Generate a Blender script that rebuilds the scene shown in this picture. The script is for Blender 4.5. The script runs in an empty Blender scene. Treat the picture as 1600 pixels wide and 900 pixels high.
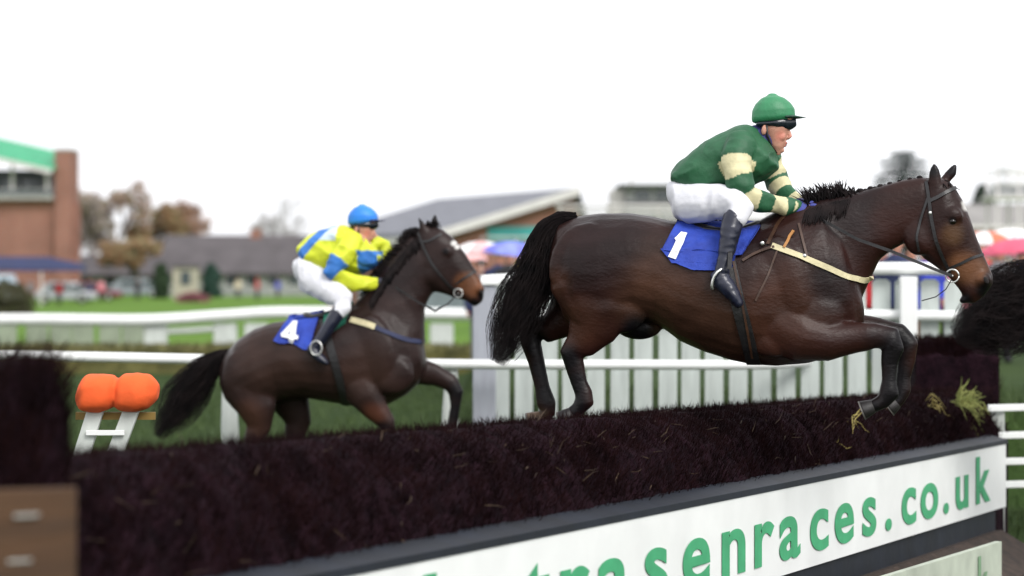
import bpy, math, random
from math import sin, cos, pi, radians, sqrt
from mathutils import Vector as V, noise as mnoise
from mathutils.bvhtree import BVHTree
R = random.Random(7)
C = bpy.context.scene.collection
S = bpy.context.scene
# ---------------------------------------------------------------- camera
F = 3500.0; CZ = 2.0; HX, HY = 800.0, 430.0
cam = bpy.data.cameras.new('camera'); co = bpy.data.objects.new('camera', cam); C.objects.link(co)
co.location = (0, 0, CZ); co.rotation_euler = (pi/2, 0, 0)
cam.sensor_width = 36; cam.lens = 36*F/1600; cam.shift_y = -20/1600
cam.clip_start = 0.1; cam.clip_end = 3000
cam.dof.use_dof = True; cam.dof.focus_distance = 11.9; cam.dof.aperture_fstop = 1.45
S.camera = co
# ---------------------------------------------------------------- light: overcast day
SUN_EL, SUN_AZ = radians(40), radians(150)
w = bpy.data.worlds.new('World'); S.world = w; w.use_nodes = True
nt = w.node_tree; nt.nodes.clear()
out = nt.nodes.new('ShaderNodeOutputWorld'); bg = nt.nodes.new('ShaderNodeBackground')
sky = nt.nodes.new('ShaderNodeTexSky'); sky.sky_type = 'NISHITA'; sky.sun_disc = False
sky.sun_elevation = SUN_EL; sky.sun_rotation = SUN_AZ; sky.air_density = 1.0; sky.dust_density = 5.0
hs = nt.nodes.new('ShaderNodeHueSaturation'); hs.inputs['Saturation'].default_value = 0.10; hs.inputs['Value'].default_value = 1.0
mixc = nt.nodes.new('ShaderNodeMix'); mixc.data_type = 'RGBA'; mixc.inputs[0].default_value = 0.72
mixc.inputs[7].default_value = (9.3, 9.4, 9.7, 1)
nt.links.new(sky.outputs[0], hs.inputs['Color']); nt.links.new(hs.outputs[0], mixc.inputs[6])
nt.links.new(mixc.outputs[2], bg.inputs[0]); nt.links.new(bg.outputs[0], out.inputs[0])
bg.inputs[1].default_value = 0.12
sl = bpy.data.lights.new('sun', 'SUN'); so = bpy.data.objects.new('sun', sl); C.objects.link(so)
sl.energy = 1.35; sl.angle = radians(26); sl.color = (1, .97, .93)
sd = V((sin(SUN_AZ)*cos(SUN_EL), cos(SUN_AZ)*cos(SUN_EL), sin(SUN_EL)))   # towards the sun: behind the camera, a little to the right
so.rotation_euler = sd.to_track_quat('Z', 'Y').to_euler()
S.view_settings.view_transform = 'Standard'; S.view_settings.look = 'None'
S.view_settings.gamma = 1; S.view_settings.exposure = 0.55
# ---------------------------------------------------------------- materials
MATS = {}
def mat(name, col, rough=.7, amt=.18, scale=8, bump=0.0, bscale=None, attr=False, metal=0, spec=None, stretch=(1,1,1), col2=None, sheen=0):
    if name in MATS: return MATS[name]
    m = bpy.data.materials.new(name); m.use_nodes = True; t = m.node_tree; b = t.nodes['Principled BSDF']
    tc = t.nodes.new('ShaderNodeTexCoord'); mp = t.nodes.new('ShaderNodeMapping'); mp.inputs['Scale'].default_value = stretch
    t.links.new(tc.outputs['Object'], mp.inputs[0])
    n = t.nodes.new('ShaderNodeTexNoise'); n.inputs['Scale'].default_value = scale; n.inputs['Detail'].default_value = 6
    t.links.new(mp.outputs[0], n.inputs['Vector'])
    rp = t.nodes.new('ShaderNodeValToRGB'); rp.color_ramp.elements[0].position = .3; rp.color_ramp.elements[1].position = .7
    t.links.new(n.outputs[0], rp.inputs[0])
    if attr:
        at = t.nodes.new('ShaderNodeAttribute'); at.attribute_name = 'Col'
        rp.color_ramp.elements[0].color = (1-amt,)*3+(1,); rp.color_ramp.elements[1].color = (1+amt,)*3+(1,)
        mx = t.nodes.new('ShaderNodeMix'); mx.data_type = 'RGBA'; mx.blend_type = 'MULTIPLY'; mx.inputs[0].default_value = 1
        t.links.new(at.outputs['Color'], mx.inputs[6]); t.links.new(rp.outputs[0], mx.inputs[7]); t.links.new(mx.outputs[2], b.inputs['Base Color'])
    else:
        c2 = col2 or tuple(min(1, c*(1+amt)) for c in col); c1 = col if col2 else tuple(c*(1-amt) for c in col)
        rp.color_ramp.elements[0].color = (*c1, 1); rp.color_ramp.elements[1].color = (*c2, 1)
        t.links.new(rp.outputs[0], b.inputs['Base Color'])
    b.inputs['Roughness'].default_value = rough; b.inputs['Metallic'].default_value = metal
    if spec is not None: b.inputs['Specular IOR Level'].default_value = spec
    if sheen: b.inputs['Sheen Weight'].default_value = sheen
    if bump:
        n2 = t.nodes.new('ShaderNodeTexNoise'); n2.inputs['Scale'].default_value = bscale or scale*3; n2.inputs['Detail'].default_value = 5
        t.links.new(mp.outputs[0], n2.inputs['Vector'])
        bp = t.nodes.new('ShaderNodeBump'); bp.inputs['Strength'].default_value = bump; bp.inputs['Distance'].default_value = .02
        t.links.new(n2.outputs[0], bp.inputs['Height']); t.links.new(bp.outputs[0], b.inputs['Normal'])
    MATS[name] = m; return m
def brickmat(name, c1, c2, mortar, sc):
    if name in MATS: return MATS[name]
    m = bpy.data.materials.new(name); m.use_nodes = True; t = m.node_tree; b = t.nodes['Principled BSDF']
    tc = t.nodes.new('ShaderNodeTexCoord'); mp = t.nodes.new('ShaderNodeMapping'); mp.inputs['Rotation'].default_value = (pi/2, 0, 0)
    br = t.nodes.new('ShaderNodeTexBrick'); br.inputs['Scale'].default_value = sc
    br.inputs['Color1'].default_value = (*c1, 1); br.inputs['Color2'].default_value = (*c2, 1); br.inputs['Mortar'].default_value = (*mortar, 1)
    t.links.new(tc.outputs['Object'], mp.inputs[0]); t.links.new(mp.outputs[0], br.inputs['Vector'])
    n = t.nodes.new('ShaderNodeTexNoise'); n.inputs['Scale'].default_value = .35; n.inputs['Detail'].default_value = 5
    t.links.new(tc.outputs['Object'], n.inputs['Vector'])
    mx = t.nodes.new('ShaderNodeMix'); mx.data_type = 'RGBA'; mx.blend_type = 'OVERLAY'; mx.inputs[0].default_value = .45
    t.links.new(br.outputs[0], mx.inputs[6]); t.links.new(n.outputs[0], mx.inputs[7]); t.links.new(mx.outputs[2], b.inputs['Base Color'])
    b.inputs['Roughness'].default_value = .9; MATS[name] = m; return m
# ---------------------------------------------------------------- mesh builder
def wloc(o):
    p = V((0, 0, 0))
    while o is not None: p += o.location; o = o.parent
    return p
class MB:
    def __init__(s): s.v = []; s.f = []
    def quadbox(s, p):                       # eight corners, bottom ring then top ring
        n = len(s.v); s.v += [tuple(x) for x in p]
        for f in ((3,2,1,0),(4,5,6,7),(0,1,5,4),(1,2,6,5),(2,3,7,6),(3,0,4,7)): s.f.append(tuple(n+i for i in f))
    def box(s, x0, x1, y0, y1, z0, z1):
        s.quadbox([(x0,y0,z0),(x1,y0,z0),(x1,y1,z0),(x0,y1,z0),(x0,y0,z1),(x1,y0,z1),(x1,y1,z1),(x0,y1,z1)]); return s
    def rings(s, rs, caps=True):
        n0 = len(s.v); k = len(rs[0])
        for r in rs: s.v += [tuple(p) for p in r]
        for i in range(len(rs)-1):
            for j in range(k):
                a = n0+i*k+j; b = n0+i*k+(j+1) % k
                s.f.append((a, b, b+k, a+k))
        if caps:
            s.f.append(tuple(n0+j for j in range(k))[::-1]); s.f.append(tuple(n0+(len(rs)-1)*k+j for j in range(k)))
        return s
    def tube(s, pts, r, n=8, caps=True):
        pts = [V(p) for p in pts]; rs = r if isinstance(r, (list, tuple)) else [r]*len(pts); rings = []; up0 = None
        for i, p in enumerate(pts):
            t = (pts[min(i+1, len(pts)-1)]-pts[max(i-1, 0)])
            if t.length < 1e-9: t = V((0, 0, 1))
            t.normalize()
            if up0 is None: up0 = V((0, 0, 1)) if abs(t.z) < .9 else V((1, 0, 0))
            a = up0 - t*up0.dot(t); a.normalize(); b = t.cross(a); up0 = a
            rings.append([p+(a*cos(2*pi*j/n)+b*sin(2*pi*j/n))*rs[i] for j in range(n)])
        return s.rings(rings, caps)
    def ell(s, c, ax, n=16, m=10):           # ellipsoid: centre, three semi-axis vectors
        c = V(c); rs = []
        for i in range(1, m):
            th = pi*i/m
            rs.append([c+ax[2]*cos(th)+(ax[0]*cos(2*pi*j/n)+ax[1]*sin(2*pi*j/n))*sin(th) for j in range(n)])
        return s.rings(rs)
    def ribbon(s, pts, nrm, wv, th):         # strap: points, normals, width vectors (full), thickness
        rs = []
        for p, n_, w_ in zip(pts, nrm, wv):
            rs.append([p-w_/2, p+w_/2, p+w_/2+n_*th, p-w_/2+n_*th])
        return s.rings(rs)
    def build(s, name, m, parent=None, smooth=False, loc=None, bevel=0):
        me = bpy.data.meshes.new(name); off = wloc(parent) if parent else V(loc or (0, 0, 0))
        me.from_pydata([(x[0]-off.x, x[1]-off.y, x[2]-off.z) for x in s.v], [], s.f); me.update()
        o = bpy.data.objects.new(name, me); C.objects.link(o)
        if parent: o.parent = parent
        elif loc: o.location = loc
        for mm in (m if isinstance(m, (list, tuple)) else [m]): me.materials.append(mm)
        if smooth: me.shade_smooth()
        if bevel:
            b = o.modifiers.new('b', 'BEVEL'); b.width = bevel; b.segments = 2; b.limit_method = 'ANGLE'
        return o
    def organic(s, name, m, parent, voxel, it=6, colfn=None, fac=.5, wr=None):
        o = s.build(name, m, parent)
        r = o.modifiers.new('r', 'REMESH'); r.mode = 'VOXEL'; r.voxel_size = voxel; r.use_smooth_shade = True
        q = o.modifiers.new('s', 'SMOOTH'); q.factor = fac; q.iterations = it
        dg = bpy.context.evaluated_depsgraph_get(); me = bpy.data.meshes.new_from_object(o.evaluated_get(dg))
        old = o.data; o.modifiers.clear(); o.data = me; bpy.data.meshes.remove(old); me.name = name
        if not me.materials: me.materials.append(m)
        if wr:                               # soft folds pushed into the surface
            amp, sc, st = wr; off = wloc(o); nn = [v.normal.copy() for v in me.vertices]
            for v, n_ in zip(me.vertices, nn):
                p = v.co+off; q = V((p.x*st[0], p.y*st[1], p.z*st[2]))*sc; h = mnoise.noise(q+V((mnoise.noise(q*.5), mnoise.noise(q*.5+V((5, 5, 5))), 0))*1.2); v.co += n_*amp*(1-abs(h)*2.6)
        me.shade_smooth()
        if colfn: paint(o, colfn)
        return o
def paint(o, fn):
    me = o.data; off = wloc(o); a = me.color_attributes.new('Col', 'FLOAT_COLOR', 'POINT')
    buf = []
    for v in me.vertices: c = fn(v.co+off); buf += [c[0], c[1], c[2], 1.0]
    a.data.foreach_set('color', buf)
def tag(o, label=None, cat=None, group=None, kind=None):
    if label: o['label'] = label
    if cat: o['category'] = cat
    if group: o['group'] = group
    if kind: o['kind'] = kind
    return o
def empty(name, loc, label, cat, group=None):
    o = bpy.data.objects.new(name, None); C.objects.link(o); o.location = loc; o.empty_display_size = .2
    return tag(o, label, cat, group)
def children(o): return [c for c in bpy.data.objects if c.parent == o]
def copy_tree(o, parent=None):
    kids = children(o); c = o.copy(); C.objects.link(c); c.parent = parent
    for k in kids: copy_tree(k, c)
    return c
def W(px, py, Y): return V(((px-HX)/F*Y, Y, CZ-(py-HY)/F*Y))
def ss(a, b, x):
    t = max(0, min(1, (x-a)/(b-a))); return t*t*(3-2*t)
class Frame:
    def __init__(s, px, py, Y, yaw):
        s.O = W(px, py, Y); s.e1 = V((cos(yaw), -sin(yaw), 0)); s.e2 = V((sin(yaw), cos(yaw), 0)); s.cam = V((0, 0, CZ)); s.Y = Y
    def P(s, px, py, off=0):
        d = V(((px-HX)/F, 1, -(py-HY)/F)); t = ((s.O+s.e2*off-s.cam).dot(s.e2))/d.dot(s.e2); return s.cam+d*t
    def px(s, p):                            # picture column and row of a point slid sideways into the horse's middle plane
        q = p-s.e2*((p-s.O).dot(s.e2)); return (HX+F*q.x/q.y, HY-F*(q.z-CZ)/q.y)
    def u(s, p): return s.P(*p).y/F
    def loft(s, mb, secs, n=24, ex=.85, off=0):
        rs = []
        for sc in secs:
            t, b, hw = sc[0], sc[1], sc[2]; o = sc[3] if len(sc) > 3 else off
            T, B = s.P(*t, o), s.P(*b, o); c = (T+B)/2; a = (T-B)/2; bb = s.e2*hw; r = []
            for j in range(n):
                f = 2*pi*j/n; cs, sn = cos(f), sin(f)
                r.append(c+a*math.copysign(abs(cs)**ex, cs)+bb*math.copysign(abs(sn)**ex, sn))
            rs.append(r)
        def shr(r, k, d):
            c = sum(r, V((0, 0, 0)))/len(r); return [c+(p-c)*k+d for p in r]
        d0 = (sum(rs[0], V())-sum(rs[1], V()))/n; d1 = (sum(rs[-1], V())-sum(rs[-2], V()))/n
        k0 = min(1, .02/max(d0.length, 1e-6)); k1 = min(1, .02/max(d1.length, 1e-6))
        rs = [shr(rs[0], .6, d0*k0)]+rs+[shr(rs[-1], .6, d1*k1)]
        mb.rings(rs)
    def limb(s, mb, pts, off=None, n=16):
        Cn, rr, ll = [], [], []
        for p in pts:
            o = p[4] if len(p) > 4 else (off or 0); c = s.P(p[0], p[1], o); Cn.append(c); rr.append(p[2]/2*c.y/F); ll.append(p[3])
        # round both ends
        a, b = Cn[0]-Cn[1], Cn[-1]-Cn[-2]; a.normalize(); b.normalize()
        Cn = [Cn[0]+a*min(rr[0], ll[0])*.6]+Cn+[Cn[-1]+b*min(rr[-1], ll[-1])*.6]; rr = [rr[0]*.6]+rr+[rr[-1]*.6]; ll = [ll[0]*.6]+ll+[ll[-1]*.6]
        rs = []
        for i, c in enumerate(Cn):
            t = Cn[min(i+1, len(Cn)-1)]-Cn[max(i-1, 0)]; t.normalize(); up = t.cross(s.e2)
            if up.length < .05: up = V((0, 0, 1))
            up.normalize(); lat = up.cross(t); lat.normalize()
            rs.append([c+up*rr[i]*cos(2*pi*j/n)+lat*ll[i]*sin(2*pi*j/n) for j in range(n)])
        mb.rings(rs)
    def blob(s, mb, p, rx, ry, lat, off=0, rot=0):
        c = s.P(*p, off); u = c.y/F; a = radians(rot); X = s.e1*cos(a)-V((0, 0, 1))*sin(a); Z = s.e1*sin(a)+V((0, 0, 1))*cos(a)
        mb.ell(c, [X*rx*u, s.e2*lat, Z*ry*u])
    def drape(s, bvh, p, lift=.006, o=0):    # where a picture point falls on the animal, near side
        d = V(((p[0]-HX)/F, 1, -(p[1]-HY)/F)).normalized(); h = bvh.ray_cast(s.cam, d)
        if h[0] is None or abs(h[0].y-s.Y) > 2.2: return s.P(p[0], p[1], -.12+o), -s.e2
        n = h[1]; n = n if n.dot(d) < 0 else -n
        return h[0]+n*lift, n
    def mirror(s, p): return p-s.e2*(2*(p-s.O).dot(s.e2))
    def strap(s, mb, bvh, pts, width, th=.004, lift=.004, both=True, sub=6, smooth=2):
        Q = []
        for i in range(len(pts)-1):
            for k in range(sub): t = k/sub; Q.append((pts[i][0]*(1-t)+pts[i+1][0]*t, pts[i][1]*(1-t)+pts[i+1][1]*t))
        Q.append(pts[-1]); H = [s.drape(bvh, q, lift) for q in Q]; P_ = [h[0] for h in H]; N_ = [h[1] for h in H]
        for _ in range(smooth):
            P_ = [P_[0]]+[(P_[i-1]+P_[i]*2+P_[i+1])/4 for i in range(1, len(P_)-1)]+[P_[-1]]
            N_ = [N_[0]]+[(N_[i-1]+N_[i]*2+N_[i+1]).normalized() for i in range(1, len(N_)-1)]+[N_[-1]]
        Wv = []
        for i in range(len(P_)):
            t = (P_[min(i+1, len(P_)-1)]-P_[max(i-1, 0)]).normalized(); w_ = t.cross(N_[i]); w_.normalize(); Wv.append(w_*width)
        mb.ribbon(P_, N_, Wv, th)
        if both: mb.ribbon([s.mirror(p) for p in P_], [n-s.e2*2*n.dot(s.e2) for n in N_], [w_-s.e2*2*w_.dot(s.e2) for w_ in Wv], th)
# ---------------------------------------------------------------- terrain
def ground_z(x, y):
    g = -0.5*(1-ss(14, 18.6, y))
    g += .75*ss(19.6, 20.4, y)*ss(-.9, -.25, x)*(1-ss(48, 60, y))
    if 43.5 < y < 46.5 and x < 0: pass
    return g
ys = [-6+i*.5 for i in range(90)]+[39+i*1.5 for i in range(16)]+[65, 75, 90, 110, 135, 170, 210, 260, 330, 500, 900, 2500]
xs = [-1500, -600, -250, -120, -70, -40, -26, -18, -13, -10]+[-8+.25*i for i in range(80)]+[12+i for i in range(8)]+[24, 32, 48, 80, 140, 300, 700, 1500]
g = MB()
for y in ys:
    for x in xs: g.v.append((x, y, ground_z(x, y)+.012*mnoise.noise(V((x*.9, y*.9, 0)))))
nx = len(xs)
for j in range(len(ys)-1):
    for i in range(nx-1): a = j*nx+i; g.f.append((a, a+1, a+1+nx, a+nx))
def grassmat():
    m = bpy.data.materials.new('grass_ground'); m.use_nodes = True; t = m.node_tree; b = t.nodes['Principled BSDF']
    tc = t.nodes.new('ShaderNodeTexCoord')
    def nz(sc, st=(1, 1, 1)):
        mp = t.nodes.new('ShaderNodeMapping'); mp.inputs['Scale'].default_value = st
        n = t.nodes.new('ShaderNodeTexNoise'); n.inputs['Scale'].default_value = sc; n.inputs['Detail'].default_value = 8
        t.links.new(tc.outputs['Object'], mp.inputs[0]); t.links.new(mp.outputs[0], n.inputs['Vector']); return n
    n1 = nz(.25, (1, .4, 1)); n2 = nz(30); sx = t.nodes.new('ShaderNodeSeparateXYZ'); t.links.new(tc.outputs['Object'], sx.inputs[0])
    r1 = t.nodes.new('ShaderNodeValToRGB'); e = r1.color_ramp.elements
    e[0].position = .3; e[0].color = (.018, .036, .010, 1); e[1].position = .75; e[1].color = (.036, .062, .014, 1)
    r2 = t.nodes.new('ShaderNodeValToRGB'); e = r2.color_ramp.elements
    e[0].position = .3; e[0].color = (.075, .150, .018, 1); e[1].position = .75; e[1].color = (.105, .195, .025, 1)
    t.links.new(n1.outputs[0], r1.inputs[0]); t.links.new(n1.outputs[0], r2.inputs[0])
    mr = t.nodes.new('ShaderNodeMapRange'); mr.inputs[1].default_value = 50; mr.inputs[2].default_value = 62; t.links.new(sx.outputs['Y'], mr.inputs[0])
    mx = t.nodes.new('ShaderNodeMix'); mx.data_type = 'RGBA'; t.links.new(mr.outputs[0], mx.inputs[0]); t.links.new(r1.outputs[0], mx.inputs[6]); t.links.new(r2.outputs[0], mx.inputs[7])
    mm = t.nodes.new('ShaderNodeMix'); mm.data_type = 'RGBA'; mm.blend_type = 'OVERLAY'; mm.inputs[0].default_value = .6
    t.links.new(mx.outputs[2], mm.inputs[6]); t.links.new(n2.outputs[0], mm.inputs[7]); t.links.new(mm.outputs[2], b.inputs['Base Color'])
    b.inputs['Roughness'].default_value = .95; b.inputs['Specular IOR Level'].default_value = .1
    bp = t.nodes.new('ShaderNodeBump'); bp.inputs['Strength'].default_value = .6; t.links.new(n2.outputs[0], bp.inputs['Height']); t.links.new(bp.outputs[0], b.inputs['Normal'])
    return m
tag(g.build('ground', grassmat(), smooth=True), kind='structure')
# tufts of longer grass on the course and beside the fence
gm = mat('grass_blades', (.022, .045, .010), .8, .5, 2, col2=(.055, .09, .02))
g = MB()
def blade(x, y, z, h, wd=.006):
    a = R.uniform(0, pi); dx, dy = cos(a)*wd, sin(a)*wd; lx, ly = R.gauss(0, h*.35), R.gauss(0, h*.35); n = len(g.v)
    g.v += [(x-dx, y-dy, z), (x+dx, y+dy, z), (x+lx, y+ly, z+h)]; g.f.append((n, n+1, n+2))
for i in range(26000):
    x, y = R.uniform(2.0, 6.5), R.uniform(9, 19); blade(x, y, ground_z(x, y), R.uniform(.04, .11))
for i in range(30000):
    y = R.uniform(17, 42); x = R.uniform(-.26*y, .02*y if y < 20 else .005*y); blade(x, y, ground_z(x, y), R.uniform(.05, .13), .010)
for i in range(9000):
    x, y = R.uniform(-.8, 6), R.uniform(19.4, 24); blade(x, y, ground_z(x, y), R.uniform(.05, .16), .009)
tag(g.build('grass', gm), kind='stuff')
# ---------------------------------------------------------------- fence line
white = mat('white_paint', (.76, .77, .76), .5, .07, 2.5, bump=.05)
offwhite = mat('weathered_white_paint', (.50, .53, .50), .6, .16, 5, bump=.2, stretch=(1, 1, .25))
navy = mat('navy_vinyl', (.006, .009, .017), .6, .35, 4, bump=.25, bscale=6)
twigm = mat('birch_brush', (.004, .0015, .003), .95, .6, 14, bump=.8, bscale=40, col2=(.016, .006, .010), spec=.08)
twig2 = mat('birch_twig', (.0035, .0014, .0018), .85, .5, 5, col2=(.021, .0075, .0082), spec=.05)
straw = mat('dry_straw', (.30, .24, .07), .8, .4, 30)
greenstraw = mat('fresh_bracken', (.13, .17, .035), .8, .5, 30, col2=(.30, .30, .09))
def linept(px):                               # foot of the banner top line seen at image column px
    Y = 1750/(282-.1128*px); return V(((px-HX)/F*Y, Y, 0))
A0, A1 = linept(0), linept(1550); LD = (A1-A0); LL = LD.length; LD.normalize(); LN = V((-LD.y, LD.x, 0))
def Lp(t, off, z): p = A0+LD*t+LN*off; return V((p.x, p.y, z))
def t_of(px, off=0):                          # distance along the line where column px meets it
    k = (px-HX)/F; b = A0+LN*off; return (k*b.y-b.x)/(LD.x-k*LD.y)
def z_of(px, py, off):
    p = Lp(t_of(px, off), off, 0); return CZ-(py-HY)/F*p.y, t_of(px, off)
zt0, zt1 = z_of(0, 989, 0)[0], z_of(1550, 690, 0)[0]
def ztop(t): return zt0+(zt1-zt0)*t/LL       # banner top
RO = .42
ra, ta = z_of(250, 700, RO); rb, tb = z_of(1450, 613, RO)
def zridge(t): return ra+(rb-ra)*(t-ta)/(tb-ta)
root = empty('steeplechase_fence', Lp(LL/2, .4, -.5), 'long dark birch brush jump with navy ledge and white lettered board, under the leaping horses', 'jump')
TE = t_of(1550)+.9
def section(t, e=0):
    zt = ztop(t)+.05; zr = zridge(t)
    return [(.08, zt-.9), (.10, zt-.02), (.19, zt+(zr-zt)*.5), (.31, zr-.07), (RO, zr-.015), (RO+.18, zr-.02), (RO+.36, zr-.1), (RO+.45, zr-.5), (RO+.5, -.55), (.16, -.55)]
b = MB(); rings = []; n = 420
for i in range(n+1):
    t = -1.2+(TE+1.2)*i/n; r = []
    for k, (o, z) in enumerate(section(t)):
        q = mnoise.noise(V((t*3, k*.9, 0)))*.022+mnoise.noise(V((t*9, k*1.3, 4)))*.012+mnoise.noise(V((t*24, k*1.7, 7)))*.012
        r.append(Lp(t, o-q, z+q*(.8 if 2 < k < 7 else .3)))
    rings.append(r)
b.rings(rings)
def twig(mb, p, d, L, r):
    d = d.normalized(); a = d.orthogonal().normalized(); c = d.cross(a); m_ = p+d*L*.55+V((R.gauss(0, .006), R.gauss(0, .006), R.gauss(0, .006))); e = p+d*L; n = len(mb.v)
    for q, rr in ((p, r), (m_, r*.8)):
        for j in range(3): mb.v.append(tuple(q+(a*cos(j*2.094)+c*sin(j*2.094))*rr))
    mb.v.append(tuple(e))
    for j in range(3):
        k = (j+1) % 3; mb.f.append((n+j, n+k, n+3+k, n+3+j)); mb.f.append((n+3+j, n+3+k, n+6))
nb = len(b.f)
for i in range(60000):
    t = -1.0+(TE+.98)*R.random(); sec = section(t); k = R.choices([0, 1, 2, 3, 4, 5, 6], [1, 8, 8, 5, 4, 3, 2])[0]
    if k == 0: k = 1
    u = R.random(); o = sec[k][0]*(1-u)+sec[k+1][0]*u; z = sec[k][1]*(1-u)+sec[k+1][1]*u
    if k < 4: d = -LN*R.uniform(.1, .6)+V((0, 0, R.uniform(.35, 1)))+LD*R.gauss(0, .55)
    else: d = LN*R.gauss(0, .4)+V((0, 0, 1))+LD*R.gauss(0, .6)
    L = R.uniform(.04, .11)*(1 if R.random() < .95 else 1.5); r = R.uniform(.0012, .0030)
    twig(b, Lp(t, o+.02-(.035*R.random()**3), z-L*.45), d, L, r)
for i in range(2500):                        # twigs poking out of the square far end
    sec = section(TE); z = R.uniform(-.1, zridge(TE)); o = R.uniform(.2, RO+.45)
    twig(b, Lp(TE-.03, o, z), LD*R.uniform(.3, 1)+V((0, 0, .6))-LN*R.gauss(0, .5), R.uniform(.05, .11), .0025)
ns = len(b.f)
for i in range(170):                         # paler broken stems and leaf scraps among the birch
    t = R.uniform(-.5, TE-.2); sec = section(t); k = R.choice([1, 2, 2, 3, 4]); u = R.random(); o = sec[k][0]*(1-u)+sec[k+1][0]*u; z = sec[k][1]*(1-u)+sec[k+1][1]*u
    twig(b, Lp(t, o-.02, z), LD*R.choice((-1, 1))*R.uniform(.4, 1)+V((0, 0, R.gauss(.1, .4)))-LN*R.uniform(0, .5), R.uniform(.04, .12), R.uniform(.0018, .0030))
ob = b.build('brush', [twigm, twig2, mat('broken_stem', (.03, .016, .009), .8, .5, 20, col2=(.085, .05, .025))], root)
ob.data.polygons.foreach_set('material_index', [0]*nb+[1]*(ns-nb)+[2]*(len(b.f)-ns)); ob.data.update()
# navy ledge along the top of the board: it slopes gently up to the brush
e = MB(); rs = []
for i in range(41):
    t = -1.2+(LL+.34+1.2)*i/40; zt = ztop(t)
    rs.append([Lp(t, -.035, zt+.002), Lp(t, -.035, zt-.03), Lp(t, .13, zt-.03), Lp(t, .15, zt+.030), Lp(t, .11, zt+.034)])
e.rings(rs); e.build('ledge', navy, root)
def zboard(t): return ztop(t)-.5
e = MB(); e.quadbox([Lp(t_of(300), -.03, zboard(t_of(300))), Lp(LL+.30, -.03, zboard(LL)), Lp(LL+.30, .02, zboard(LL)), Lp(t_of(300), .02, zboard(t_of(300))),
    Lp(t_of(300), -.03, ztop(t_of(300))-.032), Lp(LL+.30, -.03, ztop(LL)-.032), Lp(LL+.30, .02, ztop(LL)-.032), Lp(t_of(300), .02, ztop(t_of(300))-.032)])
bpanel = e.build('sign_board', white, root)
e = MB(); e.quadbox([Lp(-1, .0, zboard(-1)-.6), Lp(LL+.1, .0, zboard(LL)-.165), Lp(LL+.1, .12, zboard(LL)-.165), Lp(-1, .12, zboard(-1)-.6),
    Lp(-1, .0, zboard(-1)), Lp(LL+.1, .0, zboard(LL)-.002), Lp(LL+.1, .12, zboard(LL)-.002), Lp(-1, .12, zboard(-1))]); e.build('base_panel', navy, root)
# take-off turf roll in earth brown and the lower board
earth = mat('trodden_earth', (.035, .022, .016), .95, .5, 10, bump=.6)
e = MB(); rs = []
for i in range(31):
    t = 4+(LL-3.9)*i/30; z = zboard(t)-.16; rs.append([Lp(t, -.05, z+.01), Lp(t, -.42, z-.20), Lp(t, -.45, -.6), Lp(t, .1, -.6), Lp(t, .1, z)])
e.rings(rs); e.build('earth_bank', earth, root)
lowm = mat('faded_board', (.42, .46, .38), .7, .22, 3)
lo = -.5
e = MB(); ta_, tb_ = t_of(1290, lo), t_of(1565, lo); zb_ = z_of(1565, 846, lo)[0]; za_ = z_of(1290, 930, lo)[0]
e.quadbox([Lp(ta_, lo, za_-.5), Lp(tb_, lo, zb_-.5), Lp(tb_, lo+.04, zb_-.5), Lp(ta_, lo+.04, za_-.5), Lp(ta_, lo, za_), Lp(tb_, lo, zb_), Lp(tb_, lo+.04, zb_), Lp(ta_, lo+.04, za_)])
lower = e.build('lower_board', lowm, root)
# lettering
lgreen = mat('sign_green', (.05, .33, .15), .6, .12, 10)
fgreen = mat('faded_sign_green', (.17, .29, .17), .7, .2, 10)
def lettering(name, chars, m, parent, off, zbase, capx, wx):
    cache = {}; mb = MB()
    for ch, px in chars:
        if ch not in cache:
            cu = bpy.data.curves.new('glyph', 'FONT'); cu.body = ch; cu.align_x = 'CENTER'; cu.size = 1; cu.offset = .022; cu.extrude = .001
            o = bpy.data.objects.new('glyph', cu); C.objects.link(o); dg = bpy.context.evaluated_depsgraph_get()
            me = bpy.data.meshes.new_from_object(o.evaluated_get(dg)); cache[ch] = ([v.co.copy() for v in me.vertices], [tuple(p.vertices) for p in me.polygons])
            bpy.data.objects.remove(o); bpy.data.curves.remove(cu); bpy.data.meshes.remove(me)
        vs, fs = cache[ch]; cx = (min(v.x for v in vs)+max(v.x for v in vs))/2; t0 = t_of(px, off); n = len(mb.v)
        mb = MB()
        for v in vs:
            t = t0+(v.x-cx)*wx; mb.v.append(tuple(Lp(t, off-.003-v.z, zbase(t)+v.y*capx)))
        mb.f += fs; mb.build('letter', m, parent)
chars = [('m', 420), ('a', 530), ('r', 622), ('k', 700), ('e', 770), ('t', 836), ('r', 898), ('a', 958), ('s', 1025), ('e', 1088), ('n', 1146), ('r', 1194), ('a', 1234),
         ('c', 1280), ('e', 1319), ('s', 1358), ('.', 1388), ('c', 1420), ('o', 1452), ('.', 1478), ('u', 1503), ('k', 1536)]
lettering('letter', chars, lgreen, bpanel, -.033, lambda t: zboard(t)+.095, .46, .80)
lettering('letter', [('.', 1388), ('c', 1420), ('o', 1452), ('.', 1478), ('u', 1503), ('k', 1536)], fgreen, lower, lo-.002, lambda t: za_+(zb_-za_)*(t-ta_)/(tb_-ta_)-.38, .47, .5)
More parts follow.
